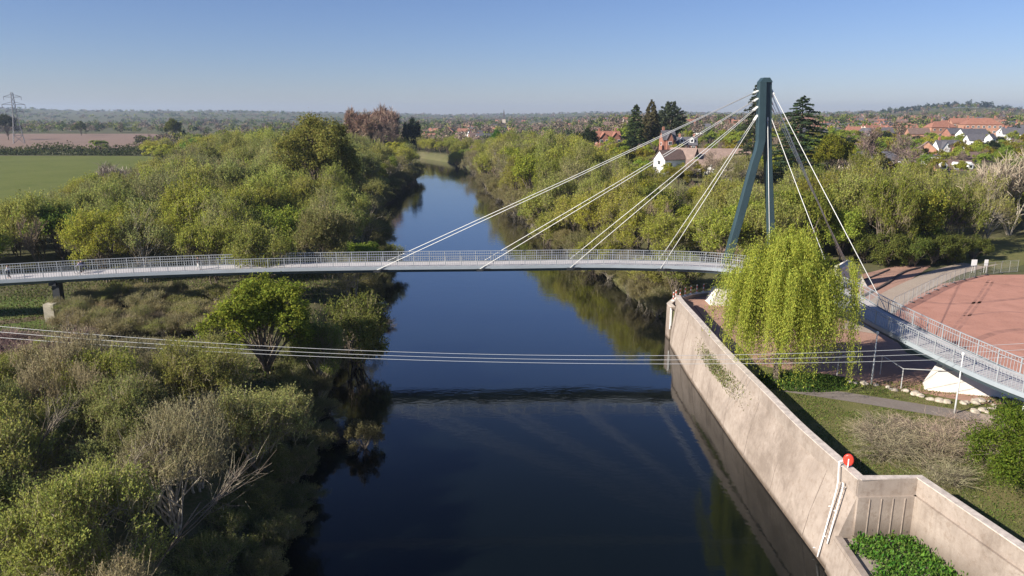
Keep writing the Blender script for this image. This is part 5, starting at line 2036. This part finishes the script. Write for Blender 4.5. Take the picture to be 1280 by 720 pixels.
# ------------------------------------------------------------------ park furniture near the ramp
M_GALV = mat('galvanised_steel', (0.60, 0.60, 0.58), 0.45, 0.2, var=0.05)
for (px, py, H_, lab) in ((1089, 481, 5.1, 'tall thin white lamp post on the lawn right of the weeping willow'), (1193, 517, 5.3, 'tall thin white lamp post in front of the ramp beside the path'), (1275, 536, 3.2, 'shorter white lamp post at the right edge beside the path')):
    p = at_z(px, py, 4.0)
    t = tag(empty('lamp_post', p), lab, 'lamp post')
    m = MB(); m.tube([(0, 0, -.1), (0, 0, .9), (0, 0, H_)], [.085, .08, .055], 8); m.build('post', M_GALV, t, smooth=True)
    m = MB(); m.tube([(0, 0, H_), (0, 0, H_ + .06), (0, 0, H_ + .22), (0, 0, H_ + .27)], [.09, .13, .13, .04], 10); m.build('lamp_head', M_WHITE, t)
# knee rail behind the posts
def rail_run(name, base, tops, label):
    a = [at_z(*q, 4.0) for q in base]
    t = tag(empty(name, a[0]), label, 'barrier')
    for p in a:
        m = MB(); q = p - a[0]
        m.tube([(q.x, q.y, -.1), (q.x, q.y, 2.05)], .045, 6); m.build('post', M_GALV, t)
    m = MB()
    for u, v in zip(a, a[1:]):
        u_, v_ = u - a[0], v - a[0]
        m.tube([(u_.x, u_.y, 2.0), (v_.x, v_.y, 2.0)], .045, 6)
    m.build('rail', M_GALV, t)
rail_run('height_barrier', [(1100, 468), (1126, 486), (1187, 489)], None, 'thin white tubular barrier rail between the lamp posts under the ramp')
rail_run('height_barrier', [(1046, 470), (1073, 462)], None, 'short grey tubular barrier in the shade right of the weeping willow')

# temporary mesh fence panels along the pitch and the footpath
fm, fp, ff = MB(), MB(), MB()
for z in (.12, 2.0):
    fm.tube([(0, 0, z), (3.4, 0, z)], .025, 5)
for x in (0, 1.7, 3.4):
    fm.tube([(x, 0, .02), (x, 0, 2.05)], .025, 5)
M_FENCE = mat('dull_fence_wire', (0.33, 0.33, 0.32), 0.6)
for x in np.arange(.2, 3.4, .2):
    fp.box((float(x), 0, 1.05), (.009, .009, 1.9))
for z in np.arange(.3, 2.0, .3):
    fp.box((1.7, 0, float(z)), (3.4, .009, .009))
ff.box((0, 0, .07), (.22, .65, .14))
FMESH = (fm.mesh('frame', M_FENCE), fp.mesh('wire_mesh', M_FENCE), ff.mesh('foot_block', M_BLACK))
edge = resample(spline([(47.2, 83, 4.03), (48.5, 90.5, 4.03), (54, 96.5, 4.03), (66.5, 108.4, 4.03), (77, 115.6, 4.03), (84, 118, 4.03)], 8), 3.5)
for k, (a, b_) in enumerate(zip(edge, edge[1:])):
    t = tag(empty('fence_panel', a, math.atan2(b_.y - a.y, b_.x - a.x)), 'see through wire fence panel on black feet along the red pitch edge', 'fence', 'temporary fence panels along the red pitch')
    for nm, me in zip(('frame', 'wire_mesh', 'foot_block'), FMESH):
        link(nm, me, t)
p = at_z(1219, 336, 4.0)
for (px, w_, lab) in ((1216, .9, 'white notice board on the fence at the far corner of the red pitch'), (1231, .6, 'small white notice board beside the larger board at the far pitch corner')):
    p = at_z(px, 341, 4.0)
    t = tag(empty('notice_board', p), lab, 'sign')
    m = MB(); m.box((0, 0, 1.7), (w_, .05, 1.0)); m.build('panel', M_WHITE, t)
    m = MB(); m.tube([(-.2, .06, -.1), (-.2, .06, 2.2)], .04, 6); m.tube([(.2, .06, -.1), (.2, .06, 2.2)], .04, 6); m.build('post', M_GALV, t)

# pale stones edging the planted strip
M_STONE = mat('limestone', (0.42, 0.36, 0.29), 0.9, var=0.35, scale=4)
STP = []
for i in range(4):
    g = np.random.default_rng(400 + i)
    import bmesh
    bm = bmesh.new()
    bmesh.ops.create_icosphere(bm, subdivisions=2, radius=.33)
    for v in bm.verts:
        k = 1 + .28 * noise.noise(v.co * 3.1 + Vector((i * 3, 0, 0)))
        v.co = Vector((v.co.x * k * 1.3, v.co.y * k, v.co.z * k * .7))
    me = bpy.data.meshes.new('boulder')
    bm.to_mesh(me); bm.free()
    me.materials.append(M_STONE)
    STP.append(me)
line = [at_z(*q, 4.0) for q in ((1062, 479), (1085, 481), (1105, 484), (1120, 489), (1140, 492), (1155, 497), (1178, 503), (1205, 505), (1226, 500), (1240, 504), (1241, 510), (1228, 515), (1218, 514))]
for i, q in enumerate(resample(spline(line, 6), .55)):
    if random.random() < .12:
        continue
    t = link('boulder', STP[i % 4])
    t.location = q + Vector((random.uniform(-.3, .3), random.uniform(-.3, .3), .05))
    t.rotation_euler = (random.uniform(-.3, .3), random.uniform(-.3, .3), random.uniform(0, 6.2))
    s_ = random.uniform(.55, 1.15)
    t.scale = (s_, s_, s_)
    tag(t, 'pale limestone boulder in the row edging the grass strip below the ramp', 'boulder', 'boulders edging the strip below the ramp')

# ------------------------------------------------------------------ ground cover
def tufts(name, n, fn, size, cols, label, hgt=1.0, seed=9):
    g = np.random.default_rng(seed)
    P, T = [], []
    while len(P) < n:
        q = fn(g)
        if q is None:
            continue
        P.append((q[0], q[1], float(q[2]) + size * .5 * hgt))
        T.append(cols[g.integers(len(cols))])
    P = np.array(P)
    ax = np.tile(UP, (len(P), 1)) + g.normal(size=(len(P), 3)) * .5
    V = leaf_quads(g, P, size, bias=np.tile(UP, (len(P), 1)), bw=.5, axis=ax, aspect=.35)
    return tag(link(name, quads_mesh(name, V, M_LEAF_FAR, np.array(T))), label, kind='stuff')


def on_lawn(g):
    x, y = g.uniform(22.6, 46), g.uniform(38, 67)
    if y < 44.2 and x < 28.5:
        return None
    py_ = np.interp(x, [22.9, 25, 31.7, 37.6, 43, 60], [67.6, 66, 62.7, 59.6, 57, 50])
    if abs(y - py_) < 1.5:
        return None
    if noise.noise(Vector((x / 3.2, y / 3.2, 3))) < g.uniform(-.5, .5):
        return None
    return x, y, 4.0


tufts('lawn_grass', 26000, on_lawn, .09, [(.10, .15, .03), (.14, .17, .04), (.17, .16, .06), (.08, .12, .025)], 'rough grass growing on the lawn')


def on_bank(g):
    x, y = g.uniform(-95, -24), g.uniform(60, 118)
    if left_x(y) - x < 2 or noise.noise(Vector((x / 6, y / 6, 8))) < g.uniform(-.6, .6):
        return None
    return x, y, ground_z(x, y)


tufts('rough_grass', 60000, on_bank, .17, [(.17, .15, .075), (.20, .16, .10), (.12, .15, .04), (.14, .16, .05), (.10, .13, .03)], 'rough grass and dead stalks under the left end of the bridge')


def on_ledge(g):
    x, y = g.uniform(19.2, 31), g.uniform(21, 43.2)
    if x > 26.3 + (43.6 - y) * .2 or noise.noise(Vector((x / 1.5, y / 1.5, 4))) < g.uniform(-1.2, -.2):
        return None
    if x < 21.9 + .5 * math.sin(y * 2.1) + g.normal() * .2:
        return None
    return x, y, 2.36 + abs(g.normal()) * .22


tufts('weeds', 26000, on_ledge, .13, [(.075, .17, .022), (.10, .20, .03), (.055, .13, .02), (.13, .20, .045)], 'lush green weeds filling the recess behind the river ledge', seed=12)


def wall_weeds(g):
    y = g.uniform(60, 80)
    if g.random() > math.exp(-((y - 70) / 4.5) ** 2):
        return None
    z = g.uniform(3.6, 6.1)
    x = float(np.interp(z, [2, 4.85, 6.2], [19.6, 21.1, 21.5])) - .1
    return x, y, z + g.uniform(-.1, .3)


tufts('wall_plants', 4200, wall_weeds, .10, [(.16, .18, .06), (.22, .19, .10), (.12, .15, .04)], 'straggling plants growing out of the river wall below the weeping willow', seed=13)

# ivy and brambles at the foot of the weeping willow
def foot(g):
    a, r_ = g.uniform(0, 6.28), g.uniform(0, 1) ** .5
    return 28.2 + math.cos(a) * r_ * 5.2, 66.8 + math.sin(a) * r_ * 2.6, 4 + abs(g.normal()) * .5 * (1 - r_)


tufts('undergrowth', 7000, foot, .12, [(.07, .12, .025), (.10, .15, .03), (.05, .09, .02)], 'low green undergrowth below the weeping willow', seed=14)

# ------------------------------------------------------------------ people on the bridge
def skin_figure(name, joints, edges, radii, material, parent):
    me = bpy.data.meshes.new(name)
    me.from_pydata(joints, edges, [])
    me.materials.append(material)
    o = link(name, me, parent)
    sk = o.modifiers.new('skin', 'SKIN')
    me.skin_vertices.new() if not me.skin_vertices else None
    for v, r_ in zip(me.skin_vertices[0].data, radii):
        v.radius = (r_, r_)
    me.skin_vertices[0].data[0].use_root = True
    sd = o.modifiers.new('sub', 'SUBSURF')
    sd.levels = sd.render_levels = 2
    return o


M_SKIN = mat('skin', (0.50, 0.31, 0.23), 0.6)
M_HAIR = mat('dark_hair', (0.03, 0.022, 0.018), 0.7)


def person(loc, rz, top, leg_, label, stride=.28, ride=False):
    p = tag(empty('person', loc, rz), label, 'person')
    if not ride:
        J = [(0, 0, .95), (0, .0, 1.18), (0, .02, 1.42), (0, .02, 1.55), (0, .03, 1.66),
             (.10, 0, .92), (.11, stride * .55, .50), (.11, stride * .8, .09), (.11, stride * .8 + .16, .04),
             (-.10, 0, .92), (-.11, -stride * .2, .50), (-.11, -stride, .10), (-.11, -stride + .15, .04),
             (.19, .01, 1.42), (.25, -.08, 1.15), (.24, .04, .92), (.24, .08, .84),
             (-.19, .01, 1.42), (-.25, .10, 1.16), (-.23, .26, .98), (-.23, .32, .93)]
    else:
        J = [(0, -.18, 1.02), (0, -.04, 1.22), (0, .16, 1.42), (0, .20, 1.52), (0, .26, 1.62),
             (.10, -.16, .99), (.12, .20, .80), (.12, .08, .38), (.12, .22, .33),
             (-.10, -.16, .99), (-.12, .16, .62), (-.12, -.04, .22), (-.12, .1, .17),
             (.19, .15, 1.40), (.24, .30, 1.20), (.23, .48, 1.06), (.23, .54, 1.04),
             (-.19, .15, 1.40), (-.24, .30, 1.20), (-.23, .48, 1.06), (-.23, .54, 1.04)]
    E = [(0, 1), (1, 2), (2, 3), (3, 4), (0, 5), (5, 6), (6, 7), (7, 8), (0, 9), (9, 10), (10, 11), (11, 12), (2, 13), (13, 14), (14, 15), (15, 16), (2, 17), (17, 18), (18, 19), (19, 20)]
    Rr = [.135, .13, .15, .055, .10, .095, .068, .045, .04, .095, .068, .045, .04, .065, .046, .036, .04, .065, .046, .036, .04]
    skin_figure('body', J, E, Rr, M_SKIN, p)
    # clothes: a little outside the body
    skin_figure('jacket', [J[i] for i in (1, 0, 2, 13, 14, 15, 17, 18, 19)], [(0, 1), (0, 2), (2, 3), (3, 4), (4, 5), (2, 6), (6, 7), (7, 8)],
                [.15, .155, .172, .08, .062, .05, .08, .062, .05], top, p)
    skin_figure('trousers', [J[i] for i in (0, 5, 6, 7, 9, 10, 11)], [(0, 1), (1, 2), (2, 3), (0, 4), (4, 5), (5, 6)], [.152, .112, .084, .062, .112, .084, .062], leg_, p)
    h = J[4]
    skin_figure('hair', [(h[0], h[1] - .035, h[2] + .035), (h[0], h[1] + .01, h[2] + .075)], [(0, 1)], [.095, .07], M_HAIR, p)
    return p


def deck_at(px, off):
    """a point standing on the deck where the deck crosses a picture column"""
    i = near_at(px)
    n_ = (FS[i] - NS[i]); n_.z = 0; n_.normalize()
    q = NS[i] + n_ * off
    d_ = NS[i + 1] - NS[i - 1]
    return q, math.atan2(d_.y, d_.x)


def cloth(name, c):
    return mat(name, c, 0.85, var=0.1, scale=8)


q, a = deck_at(243, 1.1)
person(q + Vector((0, 0, .0)), a - math.pi / 2, cloth('black_jacket', (.015, .015, .018)), cloth('white_trousers', (.70, .68, .64)), 'person in black top and white trousers walking across the bridge', .3)
q, a = deck_at(2, 1.3)
person(q, a + math.pi / 2, cloth('white_top', (.75, .75, .74)), cloth('dark_trousers', (.03, .03, .04)), 'person in white top and dark trousers at the left end of the bridge', .2)
q, a = deck_at(100, 1.3)


def bicycle(loc, rz, label):
    t = tag(empty('bicycle', loc, rz), label, 'bicycle')
    for y in (-.52, .54):
        m = MB()
        m.tube([(0, y + .33 * math.cos(k * math.pi / 12), .34 + .33 * math.sin(k * math.pi / 12)) for k in range(25)], .022, 5, cap=False)
        w_ = m.build('wheel', M_BLACK, t)
        m = MB()
        for k in range(8):
            c_, s_ = math.cos(k * math.pi / 4), math.sin(k * math.pi / 4)
            m.bar((0, y, .34), (0, y + .31 * c_, .34 + .31 * s_), .006)
        m.build('spokes', M_GALV, w_)
    m = MB()
    for u, v in (((0, -.52, .34), (0, -.05, .30)), ((0, -.05, .30), (0, -.20, .86)), ((0, -.20, .84), (0, .38, .84)), ((0, -.05, .30), (0, .40, .78)), ((0, -.52, .34), (0, -.18, .80)), ((0, .54, .34), (0, .38, .95))):
        m.tube([u, v], .02, 6)
    m.build('frame', mat('bicycle_paint', (.03, .04, .07), .3), t)
    m = MB(); m.tube([(-.26, .46, 1.02), (-.1, .40, 1.02), (.1, .40, 1.02), (.26, .46, 1.02)], .018, 6); m.build('handlebar', M_BLACK, t)
    m = MB(); m.box((0, -.21, .90), (.13, .26, .06)); m.build('saddle', M_BLACK, t)
    return t


for px, jk, lab, bl in ((101, cloth('lilac_jacket', (.42, .36, .50)), 'cyclist in pale lilac jacket riding across the left end of the bridge', 'dark bicycle ridden by the cyclist in the lilac jacket'),
                        (94, cloth('grey_jacket', (.16, .15, .15)), 'cyclist in grey jacket riding just behind the one in lilac', 'dark bicycle ridden by the cyclist in the grey jacket')):
    q, a = deck_at(px, 1.5 if px > 97 else 2.3)
    bicycle(q, a + math.pi / 2, bl)
    person(q, a + math.pi / 2, jk, cloth('black_tights', (.02, .02, .025)), lab, ride=True)
